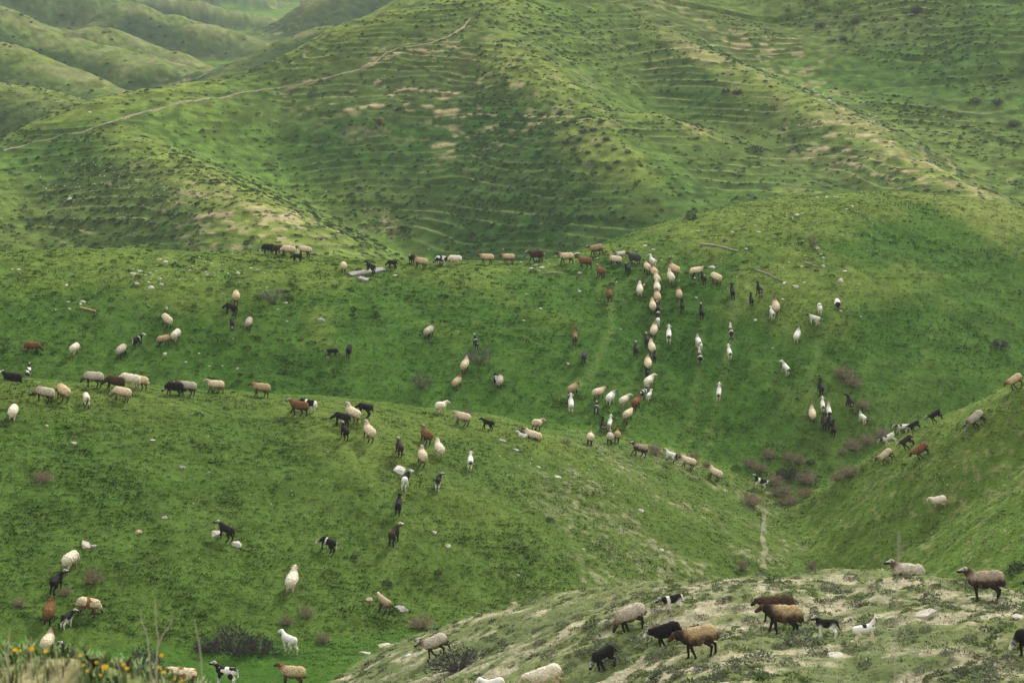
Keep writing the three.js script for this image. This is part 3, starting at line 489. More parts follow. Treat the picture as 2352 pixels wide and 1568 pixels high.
// ---------------------------------------------------------------- the flock: [view x, view y of the feet, kind, pose, heading (0 right, 90 away, 180 left), size, coat, label, farthest distance]
const HERD = [
  // along the middle ridge, from left to right
  [615, 583, 'sheep', 'graze', 182, 0.85, 'blackWhiteHead', 'black sheep with white face grazing at the left end of the middle ridge', 118],
  [641, 585, 'sheep', 'graze', 190, 0.88, 'brown', 'dark brown sheep half hidden behind a cream sheep on the middle ridge', 119],
  [659, 590, 'sheep', 'graze', 178, 0.98, 'cream', 'cream sheep grazing in front of the dark brown one on the middle ridge', 119],
  [697, 589, 'sheep', 'low', 180, 0.92, 'creamBlackHead', 'cream dark headed sheep standing behind the small black grazing lamb on the ridge', 120],
  [681, 601, 'lamb', 'graze', 184, 0.9, 'black', 'small black lamb grazing on the ridge just below the cream sheep', 120],
  [788, 626, 'sheep', 'graze', 100, 0.92, 'cream', 'cream sheep seen from behind at the left end of the broken grey slab'],
  [849, 626, 'lamb', 'stand', 150, 1.05, 'black', 'black lamb standing across the broken grey slab on the ridge'],
  [900, 617, 'lamb', 'graze', 178, 0.98, 'black', 'black lamb grazing just right of the broken grey slab'],
  [945, 606, 'sheep', 'stand', 262, 0.86, 'blackWhiteCrown', 'black sheep with white blaze facing the viewer on the middle ridge', 121],
  [964, 616, 'sheep', 'stand', 165, 0.96, 'fawn', 'buff brown headed sheep in front of the black one facing the viewer'],
  [1012, 609, 'sheep', 'graze', 184, 0.84, 'pied', 'black and white patched sheep grazing on the ridge beside a cream one', 121],
  [1043, 610, 'sheep', 'graze', 178, 0.95, 'creamPlain', 'round cream sheep grazing on the ridge right of the patched one', 122],
  [1117, 607, 'sheep', 'low', 180, 0.95, 'fawn', 'buff sheep with low head following the ridge line, left one of two', 122],
  [1167, 605, 'sheep', 'low', 178, 0.88, 'fawn', 'buff sheep with low head following the ridge line, right one of two', 122],
  [1231, 601, 'sheep', 'walk', 180, 1.0, 'brownWhiteFace', 'dark brown sheep with white face striding left along the middle ridge', 124],
  [1301, 605, 'sheep', 'walk2', 172, 1.0, 'creamBlackHead', 'cream dark headed sheep walking left where the ridge begins to rise', 126],
  [1343, 616, 'sheep', 'walk', 152, 0.98, 'rust', 'rust brown sheep walking left below the ridge beside a cream one', 126],
  [1371, 586, 'sheep', 'walk', 178, 1.0, 'tanWhiteFace', 'buff sheep with white topped dark head, highest on the ridge skyline', 128],
  [1379, 637, 'sheep', 'up', 122, 0.92, 'rustWhiteFace', 'dark rust sheep climbing alone below the rust brown walker'],
  [1413, 611, 'sheep', 'stand', 142, 0.95, 'creamBlackHead', 'cream sheep with black head climbing between the rust and slate sheep'],
  [1427, 585, 'goat', 'lie', 178, 0.82, 'whiteBlackHead', 'white goat lying down on the ridge skyline', 129],
  [1457, 607, 'sheep', 'stand', 142, 0.98, 'slate', 'slate grey sheep walking left just below the lying white goat'],
  [1441, 628, 'lamb', 'up', 112, 0.92, 'blackWhiteCrown', 'black lamb climbing below the slate grey sheep'],
  [1499, 613, 'goat', 'up', 118, 0.98, 'white', 'white goat at the head of the long single file'],
  [1486, 627, 'sheep', 'up', 112, 0.92, 'creamBlackHead', 'cream dark headed sheep beside the head of the single file'],
  [1546, 632, 'sheep', 'up', 122, 0.98, 'fawn', 'buff dark headed sheep climbing right of the head of the file'],
  [1539, 649, 'sheep', 'up', 108, 0.92, 'creamPlain', 'pale sheep climbing below the buff one right of the file'],
  [1602, 637, 'sheep', 'low', 14, 0.98, 'creamBlackHead', 'cream sheep with black head turned right, above a black lamb'],
  [1615, 650, 'lamb', 'stand', 104, 0.95, 'black', 'black lamb pressed against the cream sheep that faces right'],
  // the long single file up the middle slope
  [1502, 639, 'sheep', 'up', 104, 0.94, 'fawn', 'buff sheep second from the top of the single file'],
  [1508, 654, 'sheep', 'up', 96, 0.92, 'cream', 'cream sheep third from the top of the single file'],
  [1509, 674, 'sheep', 'up', 92, 0.95, 'creamPlain', 'pale sheep fourth from the top of the single file'],
  [1509, 696, 'sheep', 'up', 91, 1.0, 'fawn', 'large buff sheep fifth from the top of the single file'],
  [1499, 717, 'sheep', 'up', 90, 0.96, 'cream', 'cream sheep walking beside the black lamb in the single file'],
  [1510, 719, 'lamb', 'up', 90, 0.98, 'blackWhiteCrown', 'black lamb close beside the cream sheep in the single file'],
  [1511, 746, 'lamb', 'up', 88, 1.05, 'blackWhiteRump', 'black and white lamb with white head midway up the single file'],
  [1502, 773, 'sheep', 'up', 84, 1.0, 'creamBlackHead', 'large cream sheep midway in the file below the black and white lamb'],
  [1485, 794, 'lamb', 'up', 90, 1.05, 'brownWhiteFace', 'dark brown lamb with white crown at the left edge of the file'],
  [1495, 812, 'sheep', 'up', 94, 0.93, 'cream', 'cream sheep in the file behind the dark brown lamb'],
  [1503, 829, 'lamb', 'up', 90, 0.82, 'black', 'small black lamb right of the file below a cream sheep'],
  [1486, 848, 'sheep', 'up', 92, 0.96, 'creamBlackHead', 'cream sheep with dark hindquarters in the lower part of the file'],
  [1486, 868, 'lamb', 'up', 90, 0.85, 'blackWhiteCrown', 'black lamb following the cream sheep with dark hindquarters'],
  [1490, 890, 'sheep', 'right', 62, 0.98, 'creamPlain', 'pale sheep with head turned right at the foot of the file'],
  [1477, 913, 'lamb', 'up', 60, 0.95, 'pied', 'white lamb with dark collar behind the rust sheep low on the slope'],
  [1490, 918, 'lamb', 'up', 62, 0.82, 'white', 'small white lamb trotting at the right of the lower group'],
  [1461, 939, 'sheep', 'up', 66, 0.98, 'rust', 'rust orange sheep with black head in the lower group'],
  [1433, 934, 'sheep', 'right', 52, 0.96, 'creamPlain', 'pale sheep with head to the right beside the rust orange one'],
  [1402, 926, 'sheep', 'right', 62, 0.92, 'whiteBlackHead', 'white sheep with black head between two pale sheep of the lower group'],
  [1374, 916, 'sheep', 'low', 42, 0.96, 'creamWhiteFace', 'cream sheep with brown and white head at the left of the lower group'],
  [1369, 950, 'lamb', 'up', 88, 0.96, 'blackBelt', 'black lamb with white head climbing below the lower group'],
  [1441, 967, 'sheep', 'low', 60, 0.98, 'cream', 'cream sheep below the rust orange one, head hidden'],
  [1316, 907, 'sheep', 'low', 58, 0.94, 'tan', 'grey and rust sheep just above the horned white goat'],
  [1310, 943, 'horned', 'up', 88, 1.1, 'white', 'white goat with spread horns left of the lower group'],
  [1383, 990, 'horned', 'up', 93, 0.96, 'blackPaleRump', 'dark horned goat beside a white goat near the valley floor'],
  [1400, 984, 'goat', 'up', 76, 0.92, 'white', 'white goat beside the dark horned goat near the valley floor'],
  [1353, 1022, 'sheep', 'up', 88, 0.92, 'creamBlackHead', 'cream sheep with black head standing apart at the valley edge'],
  [1399, 1021, 'sheep', 'up', 91, 0.92, 'greyWhiteFace', 'grey cream sheep with white crown starting up from the valley'],
  [1416, 1017, 'sheep', 'up', 88, 0.92, 'tan', 'tan sheep with dark head starting up beside the grey cream one'],
  // loose climbers on the middle slope
  [1469, 678, 'sheep', 'up', 92, 0.92, 'creamPlain', 'pale sheep with white head climbing left of the upper file'],
  [1399, 689, 'sheep', 'up', 93, 0.88, 'rust', 'dark rust sheep climbing alone at the top of a worn track'],
  [1559, 688, 'sheep', 'up', 92, 0.88, 'fawn', 'buff brown headed sheep right of the file with a black animal behind'],
  [1567, 714, 'goat', 'up', 86, 0.9, 'black', 'black goat following the buff brown headed sheep'],
  [1611, 728, 'goat', 'up', 90, 0.96, 'blackWhiteCrown', 'black goat with white topped head climbing alone right of the file'],
  [1536, 783, 'horned', 'up', 88, 1.06, 'whiteDarkRump', 'white horned goat with dark tail right of the file'],
  [1459, 814, 'lamb', 'up', 90, 1.05, 'brownWhiteFace', 'dark brown lamb with white crown standing left of the file'],
  [1603, 799, 'goat', 'up', 96, 1.05, 'whiteBlackHead', 'white goat with dark head walking beside a white kid'],
  [1608, 803, 'lamb', 'up', 90, 0.85, 'white', 'white kid pressed to the white goat with dark head'],
  [1606, 833, 'goat', 'up', 90, 1.0, 'piedBand', 'dark brown goat with white band below the white goat and kid'],
  [1319, 789, 'horned', 'up', 88, 1.05, 'tan', 'brown horned goat climbing alone on the middle slope'],
  [1341, 831, 'goat', 'graze', 78, 1.05, 'slate', 'slate black goat with white feet below the brown horned goat'],
  [1644, 651, 'sheep', 'graze', 122, 0.96, 'cream', 'round cream sheep grazing with hidden head near the black goats'],
  [1683, 682, 'goat', 'up', 92, 1.0, 'black', 'black goat with pale collar climbing towards the fallen log'],
  [1743, 678, 'goat', 'up', 108, 0.96, 'blackPaleRump', 'black goat with pale rump just below the fallen log'],
  [1725, 699, 'goat', 'up', 100, 0.86, 'black', 'smaller black goat between two larger black goats below the log'],
  [1780, 717, 'sheep', 'up', 90, 0.98, 'creamBlackHead', 'tall cream sheep with black head beside a white kid'],
  [1773, 730, 'lamb', 'up', 103, 0.95, 'whiteDarkRump', 'white kid beside the tall cream sheep with black head'],
  [1922, 708, 'sheep', 'graze', 90, 0.84, 'whiteBlackRump', 'white sheep with dark hindquarters highest on the right of the slope'],
  [1881, 718, 'lamb', 'graze', 97, 1.0, 'whiteBlackSpots', 'small white lamb with a black spot grazing on the right slope'],
  [1868, 745, 'lamb', 'low', 158, 1.05, 'whiteBlackHead', 'white lamb with black head turned left on the right slope'],
  [1831, 781, 'sheep', 'stand', 66, 0.88, 'whiteBlackHead', 'white woolly sheep with black head and spread hind legs'],
  [1678, 775, 'goat', 'up', 90, 1.0, 'piedBand', 'black goat with white flank bands climbing a worn track'],
  [1675, 821, 'goat', 'up', 90, 0.88, 'whiteDarkRump', 'white kid with dark head and tail on the worn track'],
  [1803, 858, 'goat', 'left', 118, 0.92, 'whiteDarkRump', 'white goat with dark tail looking left on the open slope'],
  [1651, 914, 'goat', 'up', 84, 0.98, 'whiteDarkRump', 'white goat with dark tail standing alone on the lower worn track'],
  // right of the middle slope, above the valley shrubs
  [1883, 904, 'horned', 'up', 91, 1.02, 'black', 'black horned goat seen from behind near the two brown shrubs'],
  [1950, 937, 'horned', 'left', 116, 1.02, 'blackPaleRump', 'black horned goat with pale rump beside a round shrub'],
  [1979, 970, 'goat', 'up', 120, 0.84, 'whiteBlackHead', 'white goat with black head below the round shrub'],
  [1888, 941, 'goat', 'up', 90, 0.84, 'whiteDarkRump', 'slim white goat above the dark cluster of goats'],
  [1864, 964, 'sheep', 'up', 90, 0.92, 'cream', 'cream sheep left of the dark cluster of goats'],
  [1902, 957, 'horned', 'up', 93, 0.92, 'whiteTanHead', 'white goat with tan horned head leading the dark cluster'],
  [1891, 981, 'goat', 'up', 93, 0.98, 'brown', 'dark brown goat on the left of the dark cluster'],
  [1904, 983, 'goat', 'up', 90, 0.96, 'black', 'black goat in the middle of the dark cluster'],
  [1913, 997, 'goat', 'up', 86, 0.92, 'black', 'black goat at the bottom of the dark cluster, head turned right'],
  // coming down the end of the left ridge into the valley
  [1230, 991, 'sheep', 'right', 62, 0.90, 'creamWhiteFace', 'cream sheep standing behind the lying sheep and looking right'],
  [1222, 1006, 'sheep', 'lie', 178, 0.95, 'cream', 'cream brown headed sheep lying on the crest of the left ridge', 101],
  [1199, 1004, 'lamb', 'lie', 184, 0.75, 'white', 'small white lamb lying in front of the cream lying sheep', 101],
  [1465, 1047, 'sheep', 'walk', 174, 0.92, 'darkCreamBack', 'dark brown sheep with white face leading four down the ridge end'],
  [1537, 1060, 'lamb', 'stand', 164, 1.0, 'whiteBlackRump', 'white lamb with black hindquarters second in the row on the ridge end'],
  [1577, 1075, 'sheep', 'low', 168, 0.86, 'cream', 'cream brown headed sheep third in the row on the ridge end'],
  [1637, 1101, 'sheep', 'stand', 152, 0.90, 'cream', 'cream brown headed sheep last in the row on the ridge end'],
  [1743, 1122, 'goat', 'stand', 178, 0.98, 'piedSaddle', 'black goat with white band and white rump by the valley shrubs'],
  // left half of the middle slope
  [986, 775, 'sheep', 'graze2', 62, 0.96, 'grey', 'grey buff sheep with dark head grazing alone in mid slope'],
  [1091, 799, 'goat', 'up', 104, 0.9, 'blackBelt', 'black and white goat with white head above the dry bush'],
  [1068, 853, 'sheep', 'up', 80, 0.98, 'cream', 'cream sheep climbing left of the dry bush'],
  [1050, 891, 'sheep', 'up', 66, 0.92, 'fawn', 'buff sheep following the cream one left of the dry bush'],
  [1137, 878, 'lamb', 'stand', 268, 0.95, 'blackBelt', 'black and white lamb facing the viewer beside a grey buff sheep'],
  [1147, 888, 'sheep', 'graze', 78, 0.90, 'grey', 'grey buff sheep grazing beside the black and white lamb'],
  [1009, 953, 'sheep', 'right', 62, 0.98, 'creamPlain', 'pale sheep climbing just above the left ridge crest'],
  [1058, 976, 'sheep', 'low', 166, 0.92, 'creamWhiteFace', 'cream brown headed sheep walking left along the ridge crest by a grey bush', 101],
  [1117, 987, 'lamb', 'low', 172, 0.95, 'black', 'black lamb walking alone along the crest of the left ridge', 101],
  [763, 819, 'goat', 'graze', 16, 0.86, 'blackWhiteCrown', 'black goat grazing to the right beside a pale stone'],
  [801, 816, 'goat', 'graze', 78, 0.98, 'black', 'black goat grazing uphill right of another black goat'],
  [541, 695, 'sheep', 'graze', 98, 0.96, 'fawn', 'buff brown sheep grazing highest of the left group'],
  [527, 722, 'lamb', 'graze', 168, 1.15, 'black', 'black sheep grazing just below the buff brown one'],
  [532, 756, 'lamb', 'graze', 276, 1.0, 'blackWhiteCrown', 'black lamb grazing downhill beside a grey cream sheep'],
  [572, 754, 'sheep', 'graze', 84, 0.88, 'grey', 'grey cream sheep grazing right of the black lamb'],
  [380, 748, 'sheep', 'graze', 138, 0.92, 'cream', 'cream sheep grazing highest of three on the left'],
  [405, 782, 'sheep', 'graze', 68, 0.92, 'creamPlain', 'pale sheep grazing rightmost of three on the left'],
  [376, 794, 'sheep', 'graze', 36, 0.88, 'tan', 'tan cream sheep with dark head grazing below two pale sheep'],
  [316, 795, 'lamb', 'right', 52, 1.1, 'blackBelt', 'black and white lamb looking up between grazing sheep'],
  [279, 818, 'sheep', 'graze', 74, 0.96, 'grey', 'grey cream sheep grazing left of the black and white lamb'],
  [172, 815, 'sheep', 'graze', 72, 0.94, 'creamPlain', 'whitish sheep with pale legs grazing alone at left'],
  [73, 812, 'sheep', 'graze', 26, 0.96, 'rust', 'rust orange sheep grazing at the far left of the slope'],
  [65, 865, 'goat', 'up', 86, 0.86, 'pied', 'black and white goat climbing from behind the left ridge'],
  [26, 874, 'sheep', 'lie', 182, 0.92, 'blackWhiteHead', 'black sheep lying at the left picture edge behind the ridge'],
  // along the crest of the left ridge
  [212, 889, 'sheep', 'graze', 178, 0.98, 'grey', 'grey cream dark headed sheep grazing on the far side of the left crest', 91],
  [258, 897, 'sheep', 'graze', 190, 0.94, 'brown', 'dark brown sheep grazing behind the large cream one', 92],
  [292, 895, 'sheep', 'graze', 176, 1.06, 'creamPlain', 'large cream sheep with its back above the crest, biggest of the cluster', 92],
  [320, 894, 'sheep', 'graze', 150, 0.9, 'fawn', 'buff sheep seen behind the rump of the large cream one', 92],
  [275, 921, 'sheep', 'graze', 172, 0.92, 'creamWhiteFace', 'pinkish cream white faced sheep grazing in front of the cluster'],
  [396, 909, 'sheep', 'graze', 206, 0.90, 'blackWhiteCrown', 'black sheep with white crown grazing on the left crest', 92],
  [427, 908, 'sheep', 'low', 178, 0.95, 'grey', 'grey brown sheep standing behind the black one with white crown', 92],
  [416, 896, 'lamb', 'lie', 182, 1.0, 'blackWhiteCrown', 'black lamb peeping over the back of the grey brown sheep', 92],
  [493, 903, 'sheep', 'walk', 178, 0.85, 'creamWhiteFace', 'cream sheep with white face walking left along the crest', 92],
  [597, 911, 'sheep', 'low', 178, 0.92, 'tan', 'tan brown sheep walking left with low head along the crest', 92],
  [98, 923, 'sheep', 'graze', 170, 0.98, 'grey', 'big grey cream sheep grazing left with dark legs on the crest'],
  [140, 918, 'sheep', 'graze', 132, 0.95, 'fawn', 'buff sheep grazing beside the big grey cream one'],
  [29, 965, 'sheep', 'graze', 92, 0.94, 'creamPlain', 'pale sheep seen from behind at the left picture edge below the crest'],
  [196, 933, 'lamb', 'graze', 114, 1.05, 'lambWhiteRear', 'pale lamb with brown shoulders below the grazing cluster'],
  [683, 953, 'sheep', 'walk', 172, 0.94, 'rustWhiteFace', 'rust brown sheep with white crown walking left past a pied one'],
  [706, 946, 'sheep', 'low', 170, 0.82, 'piedSaddle', 'pied sheep with white hindquarters behind the rust brown one'],
  [806, 968, 'sheep', 'up', 138, 0.94, 'creamWhiteFace', 'tall cream sheep with raised head between three black animals'],
  [832, 956, 'lamb', 'graze', 188, 1.12, 'black', 'stocky black sheep grazing behind the tall cream one'],
  [781, 979, 'lamb', 'graze', 176, 1.2, 'black', 'black sheep grazing left in front of the tall cream one'],
  [789, 1007, 'lamb', 'up', 122, 1.05, 'blackWhiteCrown', 'black lamb with white topped head below the grazing black sheep'],
  [844, 1010, 'sheep', 'up', 118, 0.95, 'creamWhiteFace', 'cream sheep with brown tail climbing right of the black lamb'],
  [975, 1018, 'sheep', 'up', 124, 0.96, 'rustWhiteFace', 'rust brown sheep with white crown climbing beside a cream one'],
  [1004, 1048, 'sheep', 'up', 116, 0.92, 'creamPlain', 'cream sheep climbing close behind the rust brown one'],
  [914, 1045, 'lamb', 'up', 112, 1.05, 'brownWhiteFace', 'dark brown lamb with white crown climbing left of a cream sheep'],
  [966, 1067, 'sheep', 'up', 100, 0.98, 'creamWhiteFace', 'large cream sheep with brown ears climbing away in mid ridge'],
  [1077, 1076, 'horned', 'up', 92, 0.96, 'whiteDarkRump', 'white goat with spread ears standing alone on the ridge face'],
  [930, 1121, 'lamb', 'right', 82, 1.12, 'blackWhiteRump', 'white and black lamb at the corner of the big flat stone'],
  [1005, 1122, 'lamb', 'right', 84, 1.0, 'blackWhiteSocks', 'black lamb with white feet right of the big flat stone'],
  [913, 1178, 'lamb', 'up', 88, 1.1, 'black', 'plain black lamb climbing alone below the big flat stone'],
  [905, 1247, 'lamb', 'right', 68, 1.22, 'brownWhiteFace', 'dark brown sheep with white face looking right in mid ridge'],
  [747, 1268, 'lamb', 'graze', 160, 1.1, 'blackBelt', 'black lamb with white head, belt and tail, grazing'],
  [668, 1357, 'sheep', 'up', 84, 1.05, 'creamPlain', 'large whitish sheep with spread ears climbing alone'],
  [879, 1404, 'lamb', 'low', 138, 1.1, 'creamWhiteFace', 'pale lamb sniffing at a stone beside a grey slab'],
  [662, 1498, 'lamb', 'walk', 140, 1.15, 'white', 'white lamb leaping up the gully bank'],
  [1010, 1505, 'sheep', 'walk', 180, 0.90, 'greyWhiteFace', 'grey cream sheep with white face behind the large dark bush'],
  [669, 1575, 'sheep', 'stand', 178, 0.92, 'fawn', 'buff dark headed sheep cut off by the bottom of the picture'],
  [417, 1580, 'sheep', 'low', 180, 0.95, 'creamBrownSpots', 'cream and tan sheep behind the yellow flowers at the bottom'],
  [515, 1574, 'lamb', 'stand', 178, 1.15, 'pied', 'black and white lamb with white head at the bottom edge'],
  [1148, 1606, 'lamb', 'stand', 150, 1.0, 'white', 'white head of a lamb just showing at the bottom edge'],
  [513, 1239, 'lamb', 'low', 152, 1.15, 'blackWhiteCrown', 'black lamb leaning over a pale stone on the left'],
  [160, 1308, 'sheep', 'graze', 76, 0.95, 'creamPlain', 'cream sheep grazing uphill beside a round two toned stone'],
  [128, 1358, 'goat', 'right', 74, 1.0, 'blackWhiteCrown', 'black goat with white topped head behind a rust sheep'],
  [110, 1425, 'sheep', 'up', 90, 0.95, 'rust', 'rust orange sheep seen from behind at lower left'],
  [198, 1412, 'sheep', 'graze', 12, 0.92, 'creamBrownSpots', 'cream sheep with brown spots grazing right at lower left'],
  [151, 1439, 'lamb', 'right', 72, 0.95, 'blackWhiteSocks', 'black lamb with white hind legs below the spotted sheep'],
  [108, 1501, 'sheep', 'up', 90, 0.92, 'creamBlackHead', 'cream sheep with dark rump just above the yellow flowers'],
  [153, 1522, 'lamb', 'up', 150, 0.95, 'blackWhiteCrown', 'white crown of a black lamb peeping over the flower bank'],
  // on the right hill
  [2156, 967, 'goat', 'low', 192, 0.92, 'blackWhiteCrown', 'black goat highest of the row going down the right hill edge'],
  [2107, 989, 'goat', 'low', 194, 0.86, 'blackWhiteCrown', 'black goat second in the row going down the right hill edge'],
  [2071, 996, 'goat', 'low', 190, 0.98, 'whitePiedNeck', 'white goat with black neck, upper one of two on the right hill'],
  [2050, 1021, 'goat', 'low', 192, 0.98, 'whitePiedNeck', 'white goat with black neck, lower one of two on the right hill'],
  [2092, 1027, 'lamb', 'low', 192, 1.15, 'brownWhiteFace', 'blackish brown lamb right of the two black necked goats'],
  [2125, 1048, 'sheep', 'low', 184, 0.92, 'rust', 'rust sheep with black head on the right hill'],
  [2045, 1059, 'sheep', 'walk', 194, 0.90, 'creamBlackHead', 'cream sheep with black head stepping down towards an orange log'],
  [2163, 1166, 'sheep', 'left', 142, 0.86, 'creamPlain', 'cream sheep standing alone in the middle of the right hill'],
  [2254, 976, 'sheep', 'low', 190, 0.96, 'greyWhiteFace', 'grey cream sheep with white crown walking along the right hill top'],
  [2340, 889, 'sheep', 'low', 190, 0.92, 'fawn', 'tan sheep at the right picture edge on the hill skyline', 96],
  // on the near stony hill
  [1457, 1447, 'sheep', 'graze', 196, 0.92, 'grey', 'grey cream sheep grazing downhill on the left of the near hill'],
  [1550, 1406, 'lamb', 'low', 186, 0.85, 'piedSaddle', 'black and white lamb walking near the top of the near hill'],
  [1540, 1483, 'sheep', 'low', 184, 0.80, 'blackWhiteHead', 'black sheep with white face behind the tan brown one'],
  [1612, 1507, 'sheep', 'low', 182, 1.0, 'buffDarkFront', 'tan brown sheep with dark face and low head, lowest on the near hill'],
  [1397, 1534, 'lamb', 'graze', 200, 1.0, 'blackWhiteCrown', 'black lamb grazing in the scrub at lower left of the near hill'],
  [1797, 1455, 'sheep', 'low', 182, 1.02, 'buffDarkFront', 'large dark brown sheep with shaggy fawn back in the near hill centre'],
  [1785, 1427, 'sheep', 'low', 182, 0.94, 'brown', 'dark brown sheep mostly hidden behind the large shaggy one'],
  [1901, 1465, 'lamb', 'left', 160, 0.85, 'blackWhiteSocks', 'black lamb with white crown and pale hind feet beside a white kid'],
  [1990, 1477, 'goat', 'up', 8, 0.72, 'whiteBlackSpots', 'white kid with black back spot facing right on the near hill'],
  [2085, 1326, 'sheep', 'lie', 180, 0.98, 'greyWhiteFace', 'grey cream sheep lying on the crest of the near hill'],
  [2268, 1377, 'sheep', 'up', 158, 1.0, 'darkCreamBack', 'shaggy dark brown sheep with white crown at the right of the near hill'],
  [2388, 1400, 'lamb', 'stand', 180, 1.0, 'black', 'black sheep cut off by the right picture edge, upper one'],
  [2374, 1502, 'lamb', 'graze', 184, 1.05, 'blackWhiteHead', 'black sheep with white face cut off by the right edge, lower one'],
  [1263, 1588, 'sheep', 'low', 180, 0.92, 'creamPlain', 'shaggy cream sheep cut off by the bottom edge below the near hill'],
];
HERD.forEach(animal);
// ---------------------------------------------------------------- grass and low scrub (nobody could count them)
const rotY = a => new THREE.Quaternion().setFromAxisAngle(new THREE.Vector3(0, 1, 0), a);
const upOn = (x, z, share = 1, e = 0.4) => { const [gx, gz] = slopeAt(x, z, e); return new THREE.Quaternion().setFromUnitVectors(new THREE.Vector3(0, 1, 0), new THREE.Vector3(-gx * share, 1, -gz * share).normalize()); };
function blades(n, spread, height, width, lean, curl = 0.5) {          // a tuft of bent tapering leaves, base at 0
  const pos = [], idx = [];
  for (let i = 0; i < n; i++) {
    const a = rnd() * 6.283, r = spread * Math.sqrt(rnd()), bx = Math.cos(a) * r, bz = Math.sin(a) * r, h = height * span(0.55, 1.1), l = lean * span(0.3, 1.2), t = a + span(-0.8, 0.8), dx = Math.cos(t) * l * h, dz = Math.sin(t) * l * h, wx = -Math.sin(t) * width * span(0.7, 1.2), wz = Math.cos(t) * width * span(0.7, 1.2), k = pos.length / 3;
    pos.push(bx - wx, -0.03, bz - wz, bx + wx, -0.03, bz + wz, bx + dx * 0.4 - wx * 0.8, h * 0.6, bz + dz * 0.4 - wz * 0.8, bx + dx * 0.4 + wx * 0.8, h * 0.6, bz + dz * 0.4 + wz * 0.8, bx + dx, h * (1 - curl * 0.25), bz + dz);
    const A = new THREE.Vector3(2 * wx, 0, 2 * wz), B2 = new THREE.Vector3(dx * 0.4, h * 0.6, dz * 0.4); A.cross(B2).y > 0 ? idx.push(k, k + 1, k + 2, k + 1, k + 3, k + 2, k + 2, k + 3, k + 4) : idx.push(k, k + 2, k + 1, k + 1, k + 2, k + 3, k + 2, k + 4, k + 3);
  }
  const g = new THREE.BufferGeometry(); g.setAttribute('position', new THREE.Float32BufferAttribute(pos, 3)); const nr = new Float32Array(pos.length); for (let i = 0; i < pos.length; i += 3) { const v = new THREE.Vector3(pos[i] * 1.2 / (spread + 0.01), 1.6, pos[i + 2] * 1.2 / (spread + 0.01)).normalize(); nr.set([v.x, v.y, v.z], i); } g.setAttribute('normal', new THREE.BufferAttribute(nr, 3)); g.setIndex(idx); return g;
}
function mound(n, w, h, leaf) {                                         // a low cushion of small leaves
  const pos = [];
  for (let i = 0; i < n; i++) {
    const a = rnd() * 6.283, u = rnd(), r = Math.sqrt(1 - u * u) * span(0.6, 1.05), p = new THREE.Vector3(Math.cos(a) * r * w, u * h * span(0.6, 1.15) + 0.01, Math.sin(a) * r * w);
    const d = new THREE.Vector3(p.x, p.y * 1.2 + 0.1 * w, p.z).normalize().add(new THREE.Vector3(span(-0.5, 0.5), span(-0.2, 0.6), span(-0.5, 0.5))).normalize(), s = new THREE.Vector3(span(-1, 1), span(-1, 1), span(-1, 1)).cross(d).normalize(), l = leaf * span(0.7, 1.4);
    const q = p.clone().addScaledVector(d, l), b0 = p.clone().addScaledVector(s, l * 0.32), b1 = p.clone().addScaledVector(s, -l * 0.32);
    pos.push(b0.x, b0.y, b0.z, b1.x, b1.y, b1.z, q.x, q.y, q.z);
  }
  const g = new THREE.BufferGeometry(); g.setAttribute('position', new THREE.Float32BufferAttribute(pos, 3)); g.computeVertexNormals(); return g;
}
const leafMat = new THREE.MeshPhysicalMaterial({ color: 0xffffff, roughness: 0.95, specularIntensity: 0.12, side: THREE.DoubleSide });
const grassMat = new THREE.MeshPhysicalMaterial({ color: 0xffffff, roughness: 0.95, side: THREE.DoubleSide, specularIntensity: 0.05 });
function strewn(name, geo, list, label, category) {
  const m = new THREE.InstancedMesh(geo, name === 'grass' ? grassMat : leafMat, list.length), M = new THREE.Matrix4(), K = new THREE.Color();
  list.forEach((t, i) => { m.setMatrixAt(i, M.compose(t.p, t.q, t.s)); m.setColorAt(i, K.setRGB(...t.c)); });
  m.castShadow = m.receiveShadow = true;
  return tag(add(m, name), label, category, null, 'stuff');
}
const ringSpot = (d0, d1, half = 17.6) => { const d = d0 * Math.pow(d1 / d0, rnd()), a = span(-half, half) * Math.PI / 180; return [Math.sin(a) * d, -Math.cos(a) * d, d]; };
const infoAt = (x, z) => { const d = Math.hypot(x, z), a = Math.atan2(x, -z) * 180 / Math.PI; return INFO[seek(ROWS, d) * NC + seek(COLS, a)]; };
